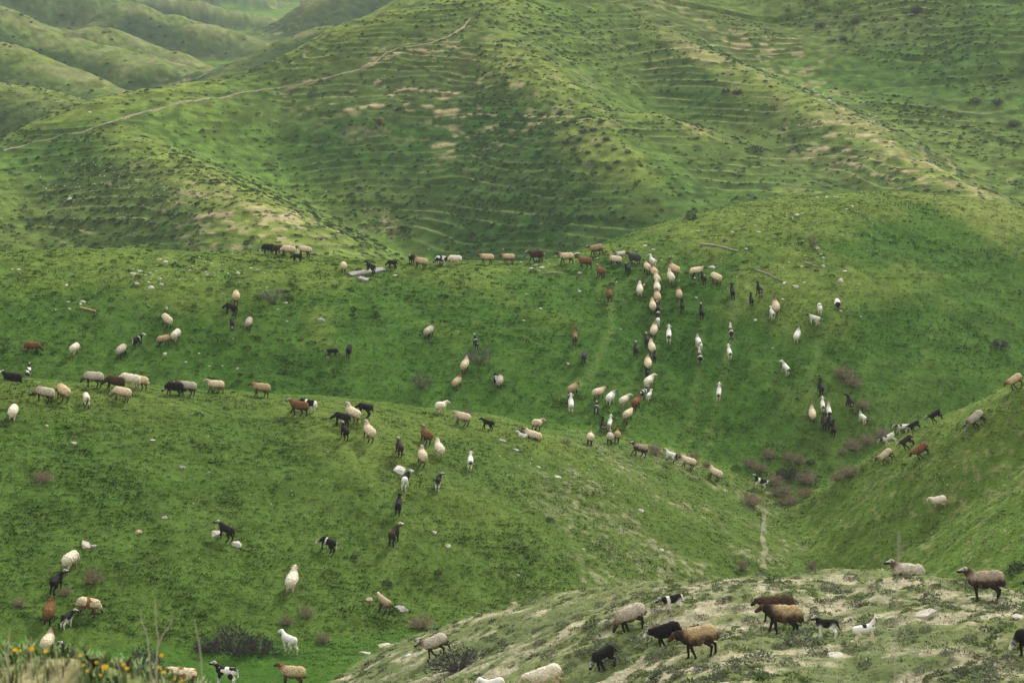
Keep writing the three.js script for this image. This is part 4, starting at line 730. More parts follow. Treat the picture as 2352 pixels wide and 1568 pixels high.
{ // sward
  const lists = { grass: [], grass2: [] };
  for (const [d0, d1, n, h] of [[34, 62, 34000, 0.030], [62, 88, 60000, 0.036], [88, 146, 80000, 0.042]]) for (let i = 0; i < n; i++) {
    const [x, z, d] = ringSpot(d0, d1), n1 = fbm(x / 1.7 + 9, z / 1.7, 2), n2 = fbm(x / 13, z / 13 + 5, 2), inf = infoAt(x, z), who = inf.who;
    if (rnd() > 0.5 + 0.4 * smooth(-0.5, 0.4, n1)) continue;
    if (who === 'near_hill' && rnd() < 0.8) continue;
    const v = span(0.85, 1.15), k = (seek(ROWS, d) * NC + seek(COLS, Math.atan2(x, -z) * 180 / Math.PI)) * 3, b = GROUNDCOL.slice(k, k + 3), base = mix([b[0], b[1], b[2]], who === 'near_hill' ? [0.10, 0.14, 0.05] : [0.055, 0.115, 0.020], 0.35 + 0.3 * rnd());
    const lush = 1 + 0.5 * smooth(0.1, 0.7, n1) * rnd(), s = h * span(0.7, 1.4) / 0.14 * lush * (inf.sharp > 0.35 ? 1.4 : 1), wd = span(1.8, 3.2);
    (rnd() < 0.5 ? lists.grass : lists.grass2).push({ p: new THREE.Vector3(x, heightAt(x, z), z), q: rotY(rnd() * 6.3), s: new THREE.Vector3(s * wd, s * span(0.8, 1.3), s * wd), c: base.map(q => q * v * (1.3 - 0.25 * (lush - 1))) });
  }
  const straw = [];
  for (let i = 0; i < 9000; i++) { const [x, z] = ringSpot(35, 62); if (infoAt(x, z).who !== 'near_hill') continue; const s = span(0.35, 0.9); straw.push({ p: new THREE.Vector3(x, heightAt(x, z), z), q: rotY(rnd() * 6.3), s: new THREE.Vector3(s, s, s), c: mix([0.30, 0.28, 0.17], [0.13, 0.17, 0.07], rnd()) }); }
  strewn('grass', blades(9, 0.12, 0.12, 0.006, 0.8), straw, 'thin straw and grey green grass on the near stony hill', 'grass');
  strewn('grass', blades(11, 0.17, 0.14, 0.016, 1.1), lists.grass, 'short green grass growing over the slopes', 'grass');
  strewn('grass', blades(9, 0.20, 0.12, 0.020, 1.3), lists.grass2, 'broader green grass mixed into the slopes', 'grass');
  // dark low cushions of scrub on the hills behind and sparse ones on the nearer slopes
  const c1 = [], c2 = [];
  for (const [d0, d1, n, w] of [[146, 262, 120000, 0.145], [262, 560, 14000, 0.22], [95, 142, 2600, 0.14], [62, 100, 800, 0.13]]) for (let i = 0; i < n; i++) {
    const [x, z, d] = ringSpot(d0, d1), n1 = fbm(x / 17 + 3, z / 17 + 8, 2), inf = infoAt(x, z), who = inf.who;
    const dens = d < 146 ? smooth(0.0, 0.6, n1) * (who === 'near_hill' || who === 'valley' ? 0 : 1) : who === 'valley' ? 0.05 : (0.22 + 0.5 * smooth(-0.25, 0.5, n1)) * (0.35 + 0.75 * inf.riser);
    if (rnd() > dens || inf.sharp > 0.55) continue;
    const s = w * (0.45 + 1.1 * Math.pow(rnd(), 2.2)), g = rnd();
    (rnd() < 0.5 ? c1 : c2).push({ p: new THREE.Vector3(x, heightAt(x, z) - 0.03, z), q: upOn(x, z, 0.6).multiply(rotY(rnd() * 6.3)), s: new THREE.Vector3(s * span(0.9, 1.5), s * span(0.7, 1.1), s), c: d < 146 ? mix([0.058, 0.112, 0.024], [0.085, 0.140, 0.036], rnd()) : mix([0.054, 0.100, 0.034], g < 0.25 ? [0.12, 0.13, 0.08] : [0.092, 0.150, 0.048], rnd()) });
  }
  for (let i = 0; i < 5200; i++) { const [x, z, d] = ringSpot(35, 62); if (infoAt(x, z).who !== 'near_hill' || rnd() > smooth(-0.5, 0.4, fbm(x / 2.4, z / 2.4, 2))) continue; const s = span(0.035, 0.14); (rnd() < 0.5 ? c1 : c2).push({ p: new THREE.Vector3(x, heightAt(x, z) - 0.01, z), q: upOn(x, z, 0.6).multiply(rotY(rnd() * 6.3)), s: new THREE.Vector3(s * span(1, 1.8), s * span(0.6, 1), s * span(1, 1.4)), c: rnd() < 0.5 ? mix([0.18, 0.205, 0.12], [0.12, 0.145, 0.08], rnd()) : mix([0.13, 0.20, 0.05], [0.19, 0.23, 0.085], rnd()) }); }
  strewn('scrub', mound(70, 1, 0.75, 0.42), c1, 'dark low cushions of scrub dotted over the hills', 'scrub');
  strewn('scrub', mound(60, 1, 0.6, 0.5), c2, 'dark green leafy scrub dotted over the hills', 'scrub');
}
// ---------------------------------------------------------------- bushes, each a thing of its own
function twigs(n, w, h, thick, up, forks) {
  const pos = [], nor = [], idx = [];
  const limb = (a, b, ra, rb) => {
    const d = b.clone().sub(a).normalize(), s = new THREE.Vector3(-d.z, 0.3, d.x).cross(d).normalize(), t = d.clone().cross(s), k = pos.length / 3;
    for (const [p, r] of [[a, ra], [b, rb]]) for (let i = 0; i < 3; i++) { const q = s.clone().multiplyScalar(Math.cos(i * 2.094)).addScaledVector(t, Math.sin(i * 2.094)); pos.push(p.x + q.x * r, p.y + q.y * r, p.z + q.z * r); nor.push(q.x, q.y, q.z); }
    for (let i = 0; i < 3; i++) { const j = (i + 1) % 3; idx.push(k + i, k + j, k + 3 + i, k + j, k + 3 + j, k + 3 + i); }
  };
  for (let i = 0; i < n; i++) {
    const a = rnd() * 6.283, e = span(up, 1), o = new THREE.Vector3(Math.cos(a) * w * 0.12 * rnd(), -0.04, Math.sin(a) * w * 0.12 * rnd()), r = Math.sqrt(1 - e * e * 0.8) * w * span(0.5, 1.05), tip = new THREE.Vector3(Math.cos(a) * r, h * e * span(0.6, 1.05), Math.sin(a) * r), mid = o.clone().lerp(tip, 0.5).add(new THREE.Vector3(span(-0.08, 0.08) * w, 0.10 * h, span(-0.08, 0.08) * w));
    limb(o, mid, thick, thick * 0.7); limb(mid, tip, thick * 0.7, thick * 0.25);
    for (let f = 0; f < forks; f++) { const b = mid.clone().lerp(tip, rnd()), c = b.clone().add(new THREE.Vector3(span(-1, 1) * w * 0.28, span(-0.05, 1) * h * 0.28, span(-1, 1) * w * 0.28)); limb(b, c, thick * 0.5, thick * 0.2); }
  }
  const g = new THREE.BufferGeometry(); g.setAttribute('position', new THREE.Float32BufferAttribute(pos, 3)); g.setAttribute('normal', new THREE.Float32BufferAttribute(nor, 3)); g.setIndex(idx); return g;
}
const stickMat = (r, g, b) => new THREE.MeshStandardMaterial({ color: new THREE.Color(r, g, b), roughness: 0.95 }), leafy = (r, g, b) => new THREE.MeshStandardMaterial({ color: new THREE.Color(r, g, b), roughness: 0.9, side: THREE.DoubleSide });
const BUSH = {
  dry: [twigs(70, 1, 0.95, 0.016, 0.25, 5), mound(70, 0.92, 0.85, 0.10), stickMat(0.27, 0.215, 0.135), leafy(0.27, 0.225, 0.14)],
  mauve: [twigs(60, 1, 0.8, 0.016, 0.3, 5), mound(80, 0.95, 0.72, 0.11), stickMat(0.27, 0.21, 0.145), leafy(0.275, 0.22, 0.15)],
  dark: [twigs(60, 1, 0.8, 0.016, 0.15, 5), mound(220, 0.95, 0.75, 0.11), stickMat(0.055, 0.048, 0.042), leafy(0.055, 0.056, 0.047)],
  green: [twigs(40, 1, 0.8, 0.016, 0.15, 3), mound(320, 1, 0.8, 0.15), stickMat(0.07, 0.06, 0.04), leafy(0.035, 0.065, 0.026)],
  sparse: [twigs(34, 1, 1.0, 0.012, 0.3, 8), mound(60, 0.9, 0.8, 0.07), stickMat(0.14, 0.12, 0.095), leafy(0.13, 0.125, 0.08)],
  red: [twigs(70, 1, 0.95, 0.014, 0.4, 6), mound(60, 0.9, 0.85, 0.09), stickMat(0.17, 0.085, 0.06), leafy(0.2, 0.10, 0.07)],
  sage: [twigs(20, 0.9, 0.65, 0.02, 0.2, 2), mound(190, 1, 0.72, 0.2), stickMat(0.22, 0.19, 0.14), leafy(0.19, 0.225, 0.125)],
  sageDark: [twigs(26, 0.9, 0.65, 0.02, 0.2, 2), mound(190, 1, 0.75, 0.17), stickMat(0.17, 0.145, 0.11), leafy(0.13, 0.155, 0.09)],
};
function bush(px, py, kind, wide, label, name = 'bush', group, tall = 1, limit) {
  const at = spot(px, py, limit), w = wide * (kind === 'dry' || kind === 'mauve' || kind === 'sparse' ? 1.32 : kind === 'dark' && px < 1200 && py > 1400 ? 1.2 : 1) * at.length() / FOC / 2, [tg, lg, tm, lm] = BUSH[kind], o = tag(add(new THREE.Group(), name), label, name.split('_').pop(), group);
  const a = meshed(tg, tm), b = meshed(lg, lm); a.name = 'branches'; b.name = 'foliage'; o.add(a, b);
  o.position.set(at.x, at.y - 0.02, at.z); o.quaternion.copy(upOn(at.x, at.z, 0.35)).multiply(rotY(rnd() * 6.3)); o.scale.set(w * span(0.95, 1.1), w * tall * 1.15, w * span(0.9, 1.05));
  return o;
}
for (const [px, py, kind, wide, label, tall, limit] of [
  [625, 692, 'sparse', 62, 'grey leafless bush right of the buff grazing sheep in the upper left', 0.8], [1100, 833, 'sparse', 66, 'grey leafless bush below the black and white goat in mid slope', 0.8], [967, 890, 'sparse', 56, 'dark twiggy bush left of the climbing cream sheep', 1],
  [1940, 868, 'mauve', 46, 'brown twiggy bush on the right slope, upper of a touching pair', 1.1], [1958, 886, 'mauve', 44, 'brown twiggy bush on the right slope, lower of a touching pair', 1], [1981, 938, 'mauve', 38, 'small round brown bush beside the black goat with pale rump', 1],
  [1505, 1046, 'mauve', 36, 'round brown bush behind the dark brown sheep on the ridge end', 1.4], [1552, 1058, 'dry', 26, 'brown bush behind the white lamb with black hindquarters', 1.4], [1592, 1062, 'dry', 32, 'brown bush behind the third sheep of the row on the ridge end', 1.5], [1622, 1072, 'dry', 24, 'small pale brown bush at the end of the bush row on the ridge', 1], [1298, 1020, 'dry', 26, 'small grey brown bush on the left ridge crest', 1, 103], [1072, 962, 'dry', 24, 'grey bush behind the cream sheep on the left ridge crest', 1.6, 104], [1196, 992, 'dry', 20, 'thin grass coloured bush left of the lying sheep', 1, 103],
  [1725, 1162, 'dry', 52, 'spiky brown bush at the head of the dry stream bed', 1], [1808, 1098, 'dark', 64, 'large dark bush in the middle of the valley thicket', 1], [1848, 1108, 'mauve', 56, 'mauve brown bush right of the large dark valley bush', 0.9], [1768, 1052, 'mauve', 36, 'mauve brown bush at the back left of the valley thicket', 1.2], [1810, 1056, 'mauve', 30, 'mauve brown bush at the back of the valley thicket', 1.2], [1835, 1064, 'mauve', 32, 'mauve brown bush at the back right of the valley thicket', 1.2], [1722, 1070, 'dry', 36, 'grey brown bush at the left rim of the valley thicket', 0.9], [1745, 1082, 'dry', 40, 'grey brown bush behind the pied goat in the valley', 0.9], [1778, 1112, 'dry', 44, 'tangled brown bush left of the large dark valley bush', 0.9], [1796, 1140, 'dry', 52, 'grey brown bush in front of the large dark valley bush', 1], [1814, 1160, 'dry', 44, 'grey brown bush nearest the viewer in the valley thicket', 0.9], [1852, 1142, 'dry', 46, 'pale grey bush at the right of the valley thicket', 0.9], [1863, 1064, 'green', 24, 'small dark green bush at the right back of the valley thicket', 0.9], [1690, 1078, 'green', 26, 'low green bush left of the valley thicket', 0.8],
  [1962, 1032, 'mauve', 46, 'mauve brown bush at the lower end of the strip along the right hill', 0.9], [1992, 1018, 'mauve', 46, 'mauve brown bush in the middle of the strip along the right hill', 0.9], [2024, 1006, 'mauve', 46, 'mauve brown bush at the upper end of the strip along the right hill', 0.9], [1934, 1042, 'dry', 22, 'small brown bush left of the mauve strip', 1], [1952, 1092, 'dry', 52, 'brown bush at the foot of the right hill', 0.8], [1926, 1104, 'dry', 38, 'low brown bush touching the larger one at the foot of the right hill', 0.8], [2076, 986, 'mauve', 40, 'flat mauve bush beside the black goats on the right hill edge', 0.6], [1865, 566, 'sparse', 32, 'thin leafless bush high on the rounded right summit', 1.3],
  [97, 1106, 'dry', 44, 'brown leafless bush on the left face of the left ridge', 0.9], [212, 1340, 'dry', 44, 'tall grey brown bush above the spotted sheep', 1.4], [148, 1366, 'dry', 36, 'grey bush behind the black goat at lower left', 0.9], [42, 1392, 'dry', 32, 'pale grey bush at the far lower left', 1], [703, 1418, 'dry', 38, 'pale brown bush above the leaping lamb, right one', 1.2], [658, 1434, 'dry', 32, 'pale brown bush above the leaping lamb, left one', 1.2], [740, 1476, 'dry', 36, 'brown bush on the gully bank right of the leaping lamb', 1.2], [968, 1444, 'dry', 62, 'grey brown bush below the grey slab', 0.9], [888, 1344, 'green', 30, 'dark green bush at the lower end of a worn track', 1.1], [812, 1282, 'dark', 20, 'small dark bush right of the belted black lamb', 1.3],
  [535, 1500, 'dark', 120, 'large dark bush in the gully behind the dry stalks', 0.95], [595, 1500, 'dark', 74, 'dark bush in the gully left of the leaping lamb', 1.1], [470, 1496, 'dark', 62, 'dark bush in the gully with red brown twigs', 1], [1050, 1538, 'dark', 128, 'large dark spreading bush in front of the grey cream sheep', 0.75], [330, 1540, 'dark', 90, 'dark bush behind the yellow flowers', 1.1],
  [2338, 1312, 'green', 50, 'dark green bush at the right edge above the shaggy sheep', 1], [1706, 1310, 'dry', 30, 'grey bush at the foot of the stream bed behind the near hill', 1.5], [1865, 1306, 'dry', 26, 'thin grey bush on the near hill skyline', 1.2], [2140, 1378, 'sageDark', 50, 'grey green bush on the near hill left of the shaggy sheep', 0.9], [2298, 795, 'dark', 50, 'dark bush on the right shoulder of the middle ridge', 0.8], [1262, 1196, 'green', 24, 'green bush in the middle of the left ridge face', 0.8], [1005, 1318, 'green', 24, 'small green bush in the lower left ridge face', 1],
  [870, 288, 'red', 24, 'reddish leafless tree on the main hill face', 1.7], [1668, 212, 'dark', 24, 'dark round bush on the back spur, left of a pair', 1], [1694, 216, 'dark', 28, 'dark round bush on the back spur, right of a pair', 1], [1734, 348, 'green', 46, 'spreading dark green bush in the bowl below the back spur', 0.6], [2106, 30, 'dark', 34, 'big dark round bush near the top of the back slope', 1.1], [1966, 52, 'dark', 24, 'dark bush left of the big round one on the back slope', 1], [1938, 92, 'dark', 22, 'dark bush on the back slope beside the gully', 1], [1886, 62, 'dark', 26, 'faint dark bush highest on the left of the back slope', 1], [2292, 240, 'dark', 34, 'dark bush at right in the middle of the back slope', 0.9], [2240, 236, 'green', 30, 'dark green bush left of the one on the back slope middle', 0.8], [2330, 290, 'dark', 34, 'dark bush at right low on the back slope', 1], [1588, 505, 'dark', 36, 'dark bush where the main hill meets the middle ridge', 1.1], [1316, 282, 'dark', 22, 'dark bush on the main hill spur by bare soil', 1], [1340, 306, 'dark', 24, 'dark bush low on the main hill spur by bare soil', 1],
]) bush(px, py, kind, wide, label, kind === 'red' ? 'small_tree' : 'bush', 'bushes scattered over the hills', tall, limit);
// dark bushes that nothing tells apart on the spur of the main hill, and on the far hills
for (const [px, py] of [[1302, 290], [1330, 322], [1362, 300], [1374, 335], [1350, 352], [1318, 345], [1392, 322], [1410, 345], [1286, 262], [1268, 240], [1352, 268], [1380, 282], [1420, 372], [1398, 388], [1364, 400], [1330, 372], [1300, 330], [1442, 352]]) bush(px, py, 'dark', span(14, 22), 'dark bush in the loose cluster on the main hill spur', 'bush', 'dark bushes clustered on the main hill spur', 0.9);
for (const [px, py] of [[30, 85], [48, 36], [70, 52], [80, 44], [130, 52], [142, 36], [166, 56], [298, 56], [346, 44], [366, 62], [378, 84], [344, 84], [420, 98], [432, 42], [256, 92], [238, 76], [92, 116], [158, 66], [298, 190], [62, 194], [156, 196], [10, 104], [22, 108], [210, 210], [64, 240], [156, 254], [518, 124], [402, 122], [148, 144], [560, 92]]) bush(px, py, 'dark', span(8, 13), 'dark bush dotted on the far hills at upper left', 'bush', 'dark bushes dotted on the far hills', 1);
// says which one: what it lies nearest to
const told = new Set();
function beside(px, py, what, marks) {
  const near = marks.map(([x, y, n]) => ({ dx: px - x, dy: py - y, n, d: Math.hypot(px - x, (py - y) * 1.4) })).sort((a, b) => a.d - b.d);
  const side = m => Math.abs(m.dx) > Math.abs(m.dy) * 1.3 ? (m.dx < 0 ? 'left of' : 'right of') : m.dy < 0 ? 'above' : 'below';
  const tries = [`${what} ${side(near[0])} the ${near[0].n}`, `${what} between the ${near[0].n} and the ${near[1].n}`, `${what} ${side(near[1])} the ${near[1].n}`, `${what} farther ${side(near[0])} the ${near[0].n}`, `${what} ${side(near[2])} the ${near[2].n}`, `${what} between the ${near[0].n} and the ${near[2].n}`, `${what} between the ${near[1].n} and the ${near[2].n}`];
  const l = tries.find(t => !told.has(t)) ?? tries[0]; told.add(l); return l;
}
const NEAR_MARKS = [[1457, 1415, 'grey cream grazing sheep'], [1550, 1385, 'black and white lamb'], [1540, 1460, 'black white faced sheep'], [1612, 1480, 'tan brown sheep'], [1397, 1515, 'grazing black lamb'], [1797, 1415, 'large shaggy sheep'], [1901, 1440, 'black white crowned lamb'], [1990, 1450, 'white kid'], [2085, 1310, 'lying sheep'], [2268, 1345, 'dark brown shaggy sheep'], [2128, 1415, 'large pale boulder'], [1922, 1505, 'broad flat stone'], [2058, 1480, 'upright dry stalk'], [2340, 1420, 'boulder at the right edge'], [1263, 1545, 'cut off cream sheep'], [2345, 1490, 'black sheep at the right edge']];
// grey green sage on the near stony hill
for (const [px, py, w] of [[1466, 1372, 40], [1570, 1360, 30], [1612, 1330, 34], [1690, 1352, 34], [1745, 1318, 30], [1780, 1352, 44], [1830, 1330, 26], [1862, 1318, 40], [1905, 1356, 60], [1955, 1328, 40], [1975, 1394, 56], [2010, 1350, 40], [2060, 1392, 44], [2100, 1352, 34], [2208, 1346, 44], [2180, 1395, 36], [2240, 1420, 34], [2320, 1400, 50], [1510, 1408, 34], [1616, 1420, 36], [1655, 1386, 30], [1700, 1398, 34], [1725, 1428, 40], [1500, 1440, 40], [1480, 1480, 70], [1520, 1512, 64], [1440, 1420, 30], [1398, 1440, 36], [1362, 1466, 40], [1386, 1490, 60], [1420, 1520, 64], [1338, 1500, 40], [1310, 1530, 36], [1655, 1460, 40], [1680, 1486, 34], [1720, 1462, 44], [1745, 1512, 70], [1790, 1490, 40], [1840, 1482, 90], [1880, 1504, 60], [1810, 1530, 64], [1690, 1530, 70], [1610, 1540, 50], [1560, 1556, 44], [1650, 1564, 60], [1750, 1556, 40], [1945, 1500, 40], [1985, 1530, 40], [2010, 1456, 36], [2050, 1430, 40], [2085, 1468, 60], [2130, 1450, 40], [2185, 1500, 40], [2230, 1470, 36], [2120, 1540, 46], [2270, 1558, 60], [2320, 1516, 40], [2210, 1544, 34], [1290, 1436, 40], [1330, 1420, 36], [1380, 1392, 34], [1420, 1376, 30], [1240, 1480, 44], [1262, 1510, 50], [1820, 1402, 30], [1870, 1412, 34], [1925, 1430, 40], [1900, 1385, 36]])
  bush(px, py, rnd() < 0.5 ? 'sage' : 'sageDark', w * span(0.8, 1.05), beside(px, py, w > 48 ? 'broad sage tuft' : 'small sage tuft', NEAR_MARKS), 'sage_tuft', 'sage tufts on the near stony hill', span(0.65, 0.95), 64);
// ---------------------------------------------------------------- stones, slabs, logs
function stoneGeo(k, flat) {
  const g = new THREE.IcosahedronGeometry(1, 2), p = g.attributes.position, v = new THREE.Vector3(), cuts = [];
  for (let i = 0; i < 11; i++) cuts.push([new THREE.Vector3(hash2(k, i) - 0.5, hash2(k, i + 40) - 0.4, hash2(k, i + 80) - 0.5).normalize(), 0.42 + 0.34 * hash2(k, i + 120)]);
  for (let i = 0; i < p.count; i++) {
    v.fromBufferAttribute(p, i);
    for (const [n, d] of cuts) { const e = v.dot(n) - d; if (e > 0) v.addScaledVector(n, -e); }
    v.multiplyScalar(1 + 0.06 * noise(v.x * 4 + k, v.y * 4 + v.z * 3)); p.setXYZ(i, v.x, v.y * flat, v.z);
  }
  g.computeVertexNormals(); return g;
}
const STONES = [0, 1, 2, 3, 4, 5].map(k => stoneGeo(k + 11, k < 3 ? 0.55 : 0.32));
const rockMap = (() => { const N = 128, d = new Uint8Array(N * N * 4); for (let j = 0; j < N; j++) for (let i = 0; i < N; i++) { const t = 0.5 + 0.5 * fbm(i / 18, j / 18, 4), q = (j * N + i) * 4; d[q] = 255 * (0.62 + 0.38 * t); d[q + 1] = 255 * (0.61 + 0.38 * t); d[q + 2] = 255 * (0.58 + 0.38 * t); d[q + 3] = 255; } const t = new THREE.DataTexture(d, N, N); t.wrapS = t.wrapT = THREE.RepeatWrapping; t.magFilter = THREE.LinearFilter; t.needsUpdate = true; return t; })();
const stone = (r, g, b) => new THREE.MeshStandardMaterial({ color: new THREE.Color(r, g, b), map: rockMap, bumpMap: rockMap, bumpScale: 0.02, roughness: 0.95 });
const STONE = { pale: stone(0.66, 0.60, 0.50), white: stone(0.76, 0.72, 0.64), warm: stone(0.56, 0.44, 0.31), grey: stone(0.42, 0.39, 0.35), dark: stone(0.10, 0.095, 0.085) };
let stones = 0;
function rock(px, py, wide, mat, label, group, variant, tall = 1, limit) {
  const at = spot(px, py, limit), w = wide * 1.2 * at.length() / FOC / 2, k = stones++, m = tag(add(meshed(STONES[variant ?? k % 6], STONE[mat]), 'stone'), label, 'stone', group);
  m.position.set(at.x, at.y - w * 0.06, at.z); m.quaternion.copy(upOn(at.x, at.z, 0.8)).multiply(rotY(hash2(k, 31) * 6.3)); m.scale.set(w, w * tall, w * (0.6 + 0.3 * hash2(k, 8)));
  return m;
}
for (const [px, py, w, mat, label, v, tall] of [
  [914, 1080, 42, 'white', 'big flat white stone beside the white and black lamb', 4, 1.2], [920, 1400, 40, 'grey', 'flat grey slab right of the pale sniffing lamb', 4, 1], [848, 1378, 24, 'warm', 'tan stone under the nose of the pale sniffing lamb', 1], [1180, 1388, 30, 'warm', 'squarish tan stone low on the left ridge face', 0, 1.3], [316, 1224, 26, 'warm', 'pointed pinkish stone alone on the left ridge face', 3, 1.2], [378, 1188, 20, 'pale', 'small pale stone above the pinkish pointed one', 0, 1.2], [494, 1225, 36, 'pale', 'flat pale stone under the leaning black lamb', 4, 1.2], [538, 1250, 34, 'white', 'angular whitish stone right below the leaning black lamb', 3, 1.3], [196, 1254, 32, 'pale', 'round pale stone beside the cream sheep at lower left', 1, 1.5], [214, 1256, 24, 'grey', 'grey stone touching the round pale one at lower left', 1, 1.4], [995, 1222, 20, 'pale', 'long pale stone right of the dark brown sheep in mid ridge', 3], [1027, 1253, 18, 'white', 'small white stone below the long pale one in mid ridge', 0], [416, 1073, 18, 'grey', 'grey stone high on the left ridge face', 0], [170, 1017, 18, 'pale', 'pale stone below the sheep at the left edge', 3], [106, 978, 16, 'pale', 'pale stone near the sheep at the left edge', 0], [350, 1012, 18, 'pale', 'flat pale stone below the crest right of the pale lamb', 1], [1342, 1262, 14, 'white', 'small white stone far right on the left ridge face', 0],
  [2128, 1415, 62, 'pale', 'large pale boulder on the near hill below the lying sheep', 1, 1.1], [2340, 1420, 40, 'pale', 'pale boulder at the right edge of the near hill', 1, 1], [1922, 1505, 70, 'pale', 'broad flat stone in front of the black lamb and white kid', 5, 1], [838, 1502, 40, 'pale', 'long smooth pale stone in the gully floor', 1, 1], [938, 1505, 30, 'white', 'flat whitish stone in the gully floor', 4, 1], [880, 1482, 40, 'pale', 'long pale slab at the foot of the gully bank', 4, 0.8], [1100, 1412, 26, 'warm', 'tan stone at the left end of the near hill', 0, 1.2], [2050, 1420, 24, 'pale', 'small pale stone on the near hill left of the large boulder', 4],
  [1470, 1172, 22, 'pale', 'narrow pale stone far right on the left ridge face', 3], [1155, 1013, 26, 'grey', 'grey stone on the left ridge crest left of the lying sheep', 4], [1185, 1032, 18, 'white', 'white flat stone on the ridge below the lying sheep', 4], [1280, 1095, 20, 'white', 'white stone in the stony patch of the left ridge', 4], [1235, 1072, 16, 'white', 'white stone at the top of the stony patch of the left ridge', 3], [1520, 1262, 16, 'white', 'small white stone at the edge of the valley floor', 0],
  [907, 634, 18, 'pale', 'smooth cream stone just below the broken grey slab', 1, 1.2], [1877, 571, 14, 'white', 'upright white stone by the thin leafless bush', 0, 2], [1666, 553, 16, 'dark', 'dark stone above the pale fallen log on the summit slope', 0, 1.2], [1735, 736, 14, 'pale', 'pale stone beside the grazing upper left slope', 3], [733, 735, 26, 'grey', 'long grey stone in the middle of the left slope', 3], [160, 458, 16, 'white', 'round white boulder low on the left spur of the main hill', 1, 1.3], [252, 425, 14, 'warm', 'upright brown boulder on the left spur of the main hill', 0, 2.2], [205, 258, 14, 'pale', 'pale boulder on the skyline of the main hill', 0], [752, 820, 10, 'pale', 'pale stone at the tail of the black grazing goat', 0, 1.3], [1190, 1320, 12, 'pale', 'tiny pale stone above the squarish tan one', 0],
]) rock(px, py, w, mat, label, undefined, v, tall);
const SLOPE_MARKS = [[541, 680, 'buff grazing sheep'], [625, 680, 'grey leafless bush'], [572, 740, 'grey cream sheep'], [380, 730, 'highest cream sheep'], [405, 765, 'pale grazing sheep'], [316, 780, 'black and white lamb'], [172, 795, 'whitish lone sheep'], [73, 795, 'rust sheep'], [202, 713, 'tan log'], [763, 808, 'black grazing goat'], [986, 755, 'lone grey sheep'], [659, 577, 'ridge end cluster of sheep'], [788, 610, 'cream sheep by the slab'], [849, 610, 'lamb on the slab'], [900, 606, 'black lamb by the slab'], [964, 600, 'brown headed buff sheep'], [1012, 598, 'patched sheep'], [1117, 597, 'left buff sheep'], [1167, 595, 'right buff sheep'], [1231, 588, 'striding brown sheep'], [1301, 592, 'dark headed cream sheep'], [1343, 603, 'rust brown sheep'], [1371, 574, 'skyline sheep'], [1379, 622, 'dark rust sheep'], [1427, 578, 'lying white goat'], [1399, 673, 'lone rust sheep'], [1319, 770, 'brown horned goat'], [1341, 815, 'slate black goat'], [1469, 660, 'pale sheep by the file'], [1602, 622, 'black headed cream sheep'], [1644, 636, 'hidden headed cream sheep'], [1652, 568, 'pale fallen log'], [1768, 633, 'thin grey log'], [1865, 609, 'short brownish log'], [1865, 545, 'thin leafless bush'], [1922, 695, 'highest white sheep'], [1881, 708, 'spotted white lamb'], [1868, 736, 'black headed lamb'], [1831, 765, 'white woolly sheep'], [1780, 700, 'tall cream sheep'], [1743, 660, 'black goat by the log'], [1683, 662, 'collared black goat'], [1675, 808, 'dark tailed kid'], [1803, 842, 'white goat looking left'], [1270, 626, 'thin pale log']];
const scatter = (list, label, group, mats) => list.forEach(([px, py, w], i) => rock(px, py, w, mats[i % mats.length], py < 515 ? label : beside(px, py, w < 11 ? 'small pale stone' : 'pale stone', SLOPE_MARKS), group, undefined, 1, 145));
const zoomed = list => list.map(([x, y, w]) => [x * 0.3038, 510.4 + y * 0.3038, w]);
scatter(zoomed([[1210, 278, 17], [1245, 300, 17], [1265, 273, 9], [1000, 388, 15], [1060, 372, 19], [1135, 383, 13], [1100, 398, 13], [1210, 425, 9], [1030, 464, 17], [1120, 454, 10], [1145, 498, 23], [1222, 468, 19], [1550, 303, 10], [1600, 308, 10], [1660, 323, 8], [1500, 268, 12], [1890, 348, 13], [1950, 361, 15], [1995, 381, 17], [1800, 385, 17], [1565, 401, 10], [1720, 388, 9], [1550, 375, 10], [1600, 428, 7], [960, 372, 8], [1180, 366, 8], [1480, 312, 8], [1430, 362, 8], [1680, 318, 8]]), 'pale stone in the loose scatter on the left of the middle ridge top', 'stones scattered on the left of the middle ridge top', ['pale', 'white', 'grey']);
scatter(zoomed([[500, 473, 11], [515, 598, 9], [620, 600, 15], [605, 618, 11], [520, 653, 9], [85, 355, 11], [140, 358, 12], [1680, 538, 10], [2160, 608, 13], [2100, 658, 7], [415, 663, 8], [1260, 650, 12], [1240, 992, 12], [1400, 1055, 13], [1580, 1086, 7], [1680, 1086, 7], [1795, 1105, 8], [1760, 880, 8], [1505, 990, 8], [2165, 745, 8], [1115, 1212, 11], [925, 578, 7]]), 'small pale stone lying on the left half of the middle slope', 'stones on the left half of the middle slope', ['white', 'pale']);
const z3 = list => list.map(([x, y, w]) => [1157 + x * 0.217, 510.4 + y * 0.217, w]), z4 = list => list.map(([x, y, w]) => [1565.4 + x * 0.217, 510.4 + y * 0.217, w]);
scatter(z3([[180, 428, 12], [340, 456, 18], [400, 478, 17], [480, 438, 8], [90, 465, 8], [50, 512, 13], [290, 490, 14], [370, 514, 13], [780, 333, 20], [990, 378, 15], [800, 535, 13], [1500, 250, 15], [1510, 212, 8], [1590, 290, 14], [1400, 294, 10], [2060, 95, 11], [1700, 178, 12], [1880, 125, 8], [800, 730, 12], [215, 1042, 11], [395, 915, 13], [1275, 823, 11], [1240, 1130, 9], [680, 1495, 10], [2020, 590, 9], [1200, 630, 7], [240, 760, 8], [1485, 658, 8]]), 'pale stone near the walking sheep on the middle ridge', 'stones on the middle ridge around the file', ['white', 'pale', 'pale']);
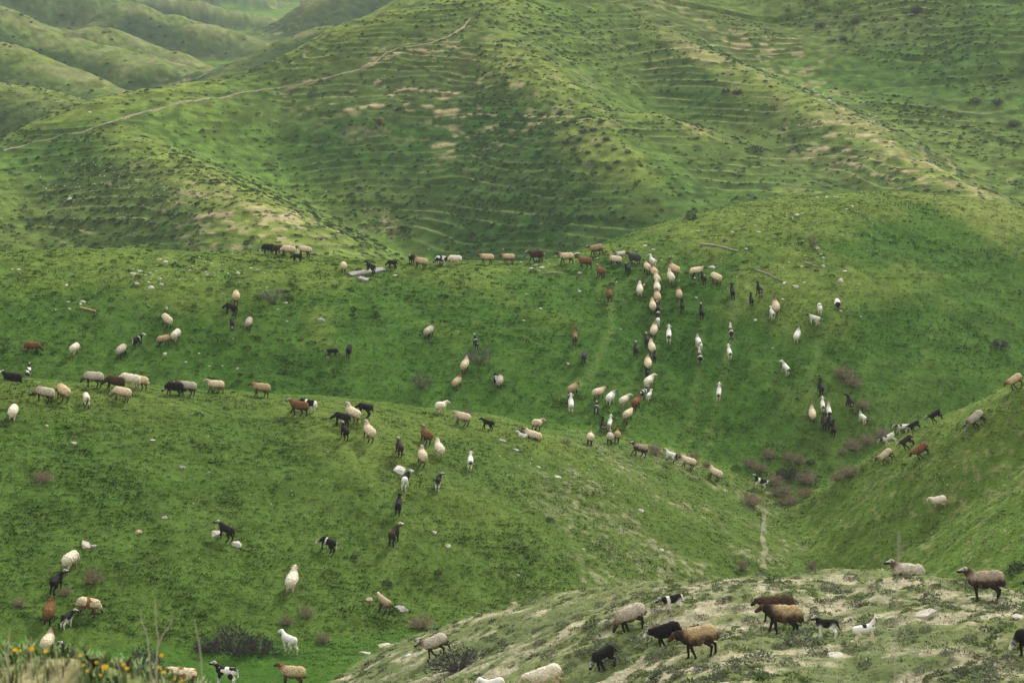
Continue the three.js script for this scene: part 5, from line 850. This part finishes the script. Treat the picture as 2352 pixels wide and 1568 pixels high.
scatter(z4([[540, 105, 12], [170, 95, 12], [790, 35, 10], [690, 280, 11], [330, 478, 19], [1280, 465, 12], [1500, 460, 13], [1735, 520, 15], [1690, 615, 18], [1500, 375, 9], [1475, 335, 8], [1140, 420, 9], [1710, 140, 8], [1090, 645, 13], [1205, 678, 15], [1680, 935, 11], [1905, 995, 9], [1300, 632, 8], [160, 795, 9], [1075, 815, 9], [1255, 945, 7], [965, 1332, 7], [820, 105, 14]]), 'pale stone on the upper right slope below the rounded summit', 'stones on the upper right slope', ['pale', 'white']);
scatter([[1790, 470, 9], [1822, 468, 10], [1832, 494, 18], [1845, 490, 10], [1822, 500, 10], [1770, 497, 9], [1900, 452, 12], [1922, 452, 14], [1910, 448, 9], [1878, 453, 9], [1945, 480, 9], [1968, 486, 9], [1990, 500, 8], [2004, 512, 8], [1958, 474, 10], [1712, 493, 10], [1742, 506, 8]], 'white stone on the crown of the rounded summit', 'stones on the crown of the rounded summit', ['white', 'pale']);
{ // pebbles too small to count
  const list = [];
  for (const [cx, cy, sx, sy, n] of [[420, 620, 260, 50, 170], [1500, 620, 380, 60, 130], [1880, 510, 220, 60, 120], [230, 430, 210, 90, 190], [1350, 1120, 190, 120, 260], [1800, 1440, 500, 110, 320], [520, 1120, 420, 180, 110], [600, 470, 120, 60, 120], [2200, 1150, 140, 140, 60], [1910, 230, 60, 30, 60]])
    for (let i = 0; i < n; i++) { const g = () => rnd() + rnd() + rnd() - 1.5, v = spot(Math.min(2390, Math.max(-40, cx + sx * g())), Math.max(8, cy + sy * g())), d = v.length(); if (d < 30) continue; const s = span(1.6, 4.2) * d / FOC * 0.55; list.push({ p: v, q: upOn(v.x, v.z).multiply(rotY(rnd() * 6.3)), s: new THREE.Vector3(s * span(0.9, 1.5), s, s), c: mix([0.66, 0.60, 0.50], [0.42, 0.36, 0.28], rnd()) }); }
  const grit = [];
  for (let i = 0; i < 9000; i++) { const [x, z] = ringSpot(35, 61), inf = infoAt(x, z), k = (seek(ROWS, Math.hypot(x, z)) * NC + seek(COLS, Math.atan2(x, -z) * 180 / Math.PI)) * 3; if (inf.who !== 'near_hill' || GROUNDCOL[k] < 0.2) continue; const s = 0.012 + 0.05 * Math.pow(rnd(), 3); grit.push({ p: new THREE.Vector3(x, heightAt(x, z), z), q: rotY(rnd() * 6.3), s: new THREE.Vector3(s * span(0.9, 1.8), s, s), c: mix([0.62, 0.55, 0.44], [0.34, 0.28, 0.21], rnd()) }); }
  strewn('gravel', STONES[0], grit, 'gravel on the bare patches of the near hill', 'gravel');
  strewn('pebbles', STONES[1], list, 'small pale pebbles strewn over the slopes', 'pebbles');
}
// bare rock on the back spur
for (const [label, parts] of [['upper pale rock outcrop breaking through the back spur', [[1868, 205, 9], [1874, 212, 11], [1880, 220, 9], [1898, 222, 11], [1906, 232, 12], [1914, 240, 12], [1892, 214, 8]]], ['lower pale rock outcrop breaking through the back spur', [[1996, 262, 9], [2006, 272, 10], [2016, 281, 9], [2024, 289, 10], [2012, 268, 7]]]]) {
  const c = spot(parts[2][0], parts[2][1]), o = tag(add(new THREE.Group(), 'rock_outcrop'), label, 'outcrop', 'outcrops on the back spur'); o.position.copy(c);
  parts.forEach(([px, py, w], i) => { const v = spot(px, py), r = w * v.length() / FOC / 2, m = meshed(STONES[i % 3], STONE.pale); m.name = 'rock'; m.position.copy(v.sub(c)); m.rotation.set(0.3, i, 0.2); m.scale.set(r, r * 1.6, r); o.add(m); });
}
function log(x0, y0, x1, y1, thick, rgb, label, name = 'log') {
  const a = spot(x0, y0), b = spot(x1, y1), n = 10, pts = [];
  for (let i = 0; i <= n; i++) { const p = a.clone().lerp(b, i / n); p.y = Math.max(heightAt(p.x, p.z), lerp(a.y, b.y, i / n)) + thick * 0.6; pts.push(p); }
  const mid = pts[5].clone(), c = new THREE.CatmullRomCurve3(pts.map(p => p.clone().sub(mid))), g = new THREE.TubeGeometry(c, 20, thick, 7, false), p = g.attributes.position;
  for (let i = 0; i < p.count; i++) { const r = Math.floor(i / 8), q = c.getPointAt(Math.min(1, r / 20)), t = (1 - 0.35 * r / 20) * (0.85 + 0.3 * hash2(r, i % 8 === 7 ? 0 : i % 8)); p.setXYZ(i, q.x + (p.getX(i) - q.x) * t, q.y + (p.getY(i) - q.y) * t, q.z + (p.getZ(i) - q.z) * t); }
  const ends = [0, 20].map(r => { const q = c.getPointAt(r / 20), s = new THREE.CircleGeometry(thick * (r ? 0.65 : 1) * 0.95, 7); s.lookAt(c.getTangentAt(r / 20).multiplyScalar(r ? 1 : -1)); s.translate(q.x, q.y, q.z); return s; });
  g.computeVertexNormals();
  const m = tag(add(meshed(mergeGeometries([g, ...ends]), new THREE.MeshStandardMaterial({ color: new THREE.Color(...rgb), map: rockMap, roughness: 0.9 })), name), label, name);
  m.position.copy(mid); return m;
}
log(1610, 561, 1696, 577, 0.075, [0.62, 0.55, 0.44], 'pale fallen log lying high on the summit slope');
log(1736, 620, 1803, 648, 0.06, [0.5, 0.44, 0.36], 'thin grey log above the black goats');
log(1849, 604, 1882, 616, 0.055, [0.52, 0.43, 0.33], 'short brownish log below the thin leafless bush');
log(183, 708, 219, 717, 0.075, [0.55, 0.36, 0.2], 'short tan log lying on the left of the middle slope');
log(2008, 1060, 2036, 1049, 0.08, [0.62, 0.36, 0.15], 'short orange brown log in front of the stepping cream sheep');
log(1245, 628, 1293, 628, 0.05, [0.6, 0.55, 0.47], 'thin pale log on the ridge below the striding brown sheep');
{ // broken masonry lying on the ridge
  const slab = (x0, y0, x1, y1, w, label) => {
    const a = spot(x0, y0), b = spot(x1, y1), L = a.distanceTo(b), s = new THREE.Shape(), n = 9; seed += 17;
    s.moveTo(-L / 2, -w / 2); for (let i = 1; i <= n; i++) s.lineTo(-L / 2 + L * i / n, -w / 2 + span(-0.12, 0.12) * w); for (let i = n; i >= 0; i--) s.lineTo(-L / 2 + L * i / n, w / 2 + span(-0.22, 0.12) * w);
    const g = new THREE.ExtrudeGeometry(s, { depth: 0.14, bevelEnabled: true, bevelSize: 0.02, bevelThickness: 0.02, bevelSegments: 1 }); g.rotateX(-Math.PI / 2);
    const m = tag(add(meshed(g, STONE.grey), 'stone_slab'), label, 'slab'), c = a.clone().lerp(b, 0.5); m.position.set(c.x, heightAt(c.x, c.z) - 0.03, c.z);
    m.quaternion.copy(upOn(c.x, c.z, 1, 0.8)).multiply(rotY(Math.atan2(-(b.z - a.z), b.x - a.x)));
  };
  slab(802, 631, 882, 619, 0.5, 'broken grey slab lying along the middle ridge under the black lamb');
  slab(824, 640, 844, 645, 0.4, 'smaller grey slab fragment just below the broken slab');
}
// ---------------------------------------------------------------- paths: the worn trail on the main hill and the dry bed of the stream
function path(pts, w, rgb, lift) {
  const P = catmull(pts.map(p => { const v = spot(p[0], p[1]); return [v.x, v.z]; }), 8), pos = [], uv = [], idx = [];
  P.forEach(([x, z], i) => {
    const [ax, az] = P[Math.max(0, i - 1)], [bx, bz] = P[Math.min(P.length - 1, i + 1)], l = Math.hypot(bx - ax, bz - az) || 1, nx = -(bz - az) / l, nz = (bx - ax) / l;
    for (let k = 0; k <= 4; k++) { const o = (k / 2 - 1) * w * (0.65 + 0.55 * noise(i * 0.37 + 3, k < 2 ? 1.3 : 8.7)), qx = x + nx * o, qz = z + nz * o; pos.push(qx, heightAt(qx, qz) + (k === 0 || k === 4 ? -0.02 : lift), qz); uv.push(qx / 2, qz / 2); }
    if (i) for (let k = 0; k < 4; k++) { const a = (i - 1) * 5 + k, b = i * 5 + k; idx.push(a, a + 1, b, a + 1, b + 1, b); }
  });
  const g = new THREE.BufferGeometry(); g.setAttribute('position', new THREE.Float32BufferAttribute(pos, 3)); g.setAttribute('uv', new THREE.Float32BufferAttribute(uv, 2)); g.setIndex(idx); g.computeVertexNormals();
  add(meshed(g, new THREE.MeshStandardMaterial({ color: new THREE.Color(...rgb), map: rockMap, roughness: 1, side: THREE.DoubleSide })), 'path').userData.kind = 'structure';
}
path([[7, 346], [60, 332], [128, 315], [222, 290], [288, 270], [375, 247], [451, 231], [600, 206], [729, 184], [800, 166], [853, 146], [905, 115], [992, 98], [1055, 68], [1079, 42]], 0.27, [0.33, 0.30, 0.165], 0.06);
path([[1752, 1168], [1756, 1195], [1750, 1225], [1758, 1260], [1752, 1290], [1758, 1308]], 0.3, [0.25, 0.25, 0.13], 0.03);
// ---------------------------------------------------------------- the flowery bank at the viewer's feet
const stemMat = leafy(0.11, 0.19, 0.05), petalMat = leafy(0.88, 0.56, 0.02), heartMat = leafy(0.75, 0.40, 0.015), strawMat = leafy(0.48, 0.42, 0.30);
const bankAt = (px, py, d) => { const b = bearing(px, py), x = b[0] * d, z = b[2] * d; return new THREE.Vector3(x, heightAt(x, z), z); };
function stalk(pts, r0, r1) { const c = new THREE.CatmullRomCurve3(pts), g = new THREE.TubeGeometry(c, 10, 1, 5, false), p = g.attributes.position; for (let i = 0; i < p.count; i++) { const r = Math.floor(i / 6), q = c.getPointAt(r / 10), t = lerp(r0, r1, r / 10); p.setXYZ(i, q.x + (p.getX(i) - q.x) * t, q.y + (p.getY(i) - q.y) * t, q.z + (p.getZ(i) - q.z) * t); } g.computeVertexNormals(); return g; }
const petals = (() => { const gs = []; for (let ring = 0; ring < 2; ring++) for (let i = 0; i < 11; i++) { const s = new THREE.SphereGeometry(1, 5, 4); s.scale(0.5, 0.09, 0.2); s.translate(0.55, ring * 0.12, 0); s.rotateZ(0.45 + ring * 0.5); s.rotateY(i * 6.283 / 11 + ring * 0.3); gs.push(s); } return mergeGeometries(gs); })();
const heart = (() => { const s = new THREE.SphereGeometry(0.34, 8, 5); s.scale(1, 0.6, 1); s.translate(0, 0.16, 0); return s; })(), strap = blades(5, 0.02, 0.13, 0.008, 0.5);
[[34, 1494, 14], [46, 1495, 10], [72, 1492, 16], [104, 1497, 13], [184, 1507, 11], [191, 1528, 9], [220, 1522, 9], [240, 1534, 19], [282, 1527, 11], [291, 1536, 12], [370, 1506, 13], [365, 1534, 12], [376, 1545, 12], [418, 1564, 9], [198, 1542, 8], [230, 1551, 8], [400, 1560, 8]].forEach(([px, py, w], i) => {
  const d = 6.15 + 0.25 * hash2(i, 61), b = bearing(px, py), head = new THREE.Vector3(b[0] * d, EYE + b[1] * d, b[2] * d), gx = head.x + 0.05 * (hash2(i, 3) - 0.5), gz = head.z + 0.04 * (hash2(i, 4) - 0.5), foot = new THREE.Vector3(gx, heightAt(gx, gz) - 0.01, gz);
  const o = tag(add(new THREE.Group(), 'yellow_flower'), 'yellow flower on a thin stem on the bank at lower left', 'flower', 'yellow flowers on the bank at lower left'); o.position.copy(foot);
  const top = head.clone().sub(foot), st = meshed(stalk([new THREE.Vector3(), new THREE.Vector3(top.x * 0.3, top.y * 0.55, top.z * 0.3), top], 0.0028, 0.0018), stemMat); st.name = 'stem';
  const r = 0.95 * w * d / FOC / 2, f = meshed(petals, petalMat), h = meshed(heart, heartMat), l = meshed(strap, stemMat); f.name = 'petals'; h.name = 'flower_centre'; l.name = 'leaves'; f.position.copy(top); f.scale.setScalar(r); f.rotation.set(0.5 + 0.4 * hash2(i, 6), i, 0); f.add(h); o.add(st, f, l);
});
for (const [pts, d, label] of [
  [[[358, 1538], [360, 1500], [363, 1465], [358, 1440], [356, 1375]], 6.3, 'tall dry stalk standing upright at lower left'], [[[350, 1500], [366, 1470], [388, 1440], [398, 1408]], 6.3, 'dry forked stalk leaning right beside the upright one'], [[[346, 1485], [335, 1450], [325, 1430], [322, 1398]], 6.3, 'dry stalk leaning left beside the upright one'],
  [[[16, 1535], [18, 1500], [20, 1465], [22, 1440]], 6.3, 'pale dry stalk at the far lower left'], [[[69, 1500], [70, 1480], [71, 1462]], 6.3, 'short pale dry stalk among the yellow flowers'], [[[462, 1548], [460, 1500], [452, 1455], [446, 1420]], 6.0, 'thin pinkish stalk right of the dry forked stalk'], [[[140, 1530], [128, 1495], [120, 1462]], 6.2, 'thin grass stalk above the flowers leaning left'],
]) { const P = pts.map(([px, py]) => { const b = bearing(px, py); return new THREE.Vector3(b[0] * d, EYE + b[1] * d, b[2] * d); }); P[0].y = Math.min(P[0].y, heightAt(P[0].x, P[0].z) - 0.01); const o = P[0].clone(), m = tag(add(meshed(stalk(P.map(p => p.sub(o)), 0.004, 0.0016), strawMat), 'dry_stalk'), label, 'stalk'); m.position.copy(o); }
{ // one very near stalk on the right
  const d = 4.2, P = [[2052, 1900], [2056, 1568], [2060, 1400], [2066, 1222]].map(([px, py]) => { const b = bearing(px, py); return new THREE.Vector3(b[0] * d, EYE + b[1] * d, b[2] * d); }); P[0].y = heightAt(P[0].x, P[0].z) - 0.02;
  const o = P[0].clone(), m = tag(add(meshed(stalk(P.map(p => p.sub(o)), 0.0032, 0.0016), strawMat), 'dry_stalk'), 'blurred upright dry stalk close to the viewer on the right', 'stalk'); m.position.copy(o);
}
{ // grass on the bank
  const list = [];
  for (let i = 0; i < 750; i++) { const d = span(5.3, 7.4), a = span(-17.5, -7.5) * Math.PI / 180, x = Math.sin(a) * d, z = -Math.cos(a) * d, g = rnd(), s = span(0.3, 0.9); list.push({ p: new THREE.Vector3(x, heightAt(x, z), z), q: rotY(rnd() * 6.3), s: new THREE.Vector3(s, s, s), c: g < 0.2 ? [0.34, 0.30, 0.18] : mix([0.16, 0.25, 0.08], [0.30, 0.37, 0.17], rnd()) }); }
  const broad = [];
  for (let i = 0; i < 45; i++) { const d = span(5.6, 6.9), a = span(-16.6, -9.5) * Math.PI / 180, x = Math.sin(a) * d, z = -Math.cos(a) * d, s = span(0.35, 0.7); broad.push({ p: new THREE.Vector3(x, heightAt(x, z), z), q: rotY(rnd() * 6.3), s: new THREE.Vector3(s, s, s), c: mix([0.12, 0.20, 0.08], [0.24, 0.32, 0.15], rnd()) }); }
  strewn('grass', blades(8, 0.03, 0.10, 0.016, 0.9), broad, 'broad leaved green plants among the flowers at lower left', 'plants');
  strewn('grass', blades(7, 0.04, 0.10, 0.005, 0.8), list, 'long green and straw coloured grass on the bank at lower left', 'grass');
}
renderer.render(scene, camera);
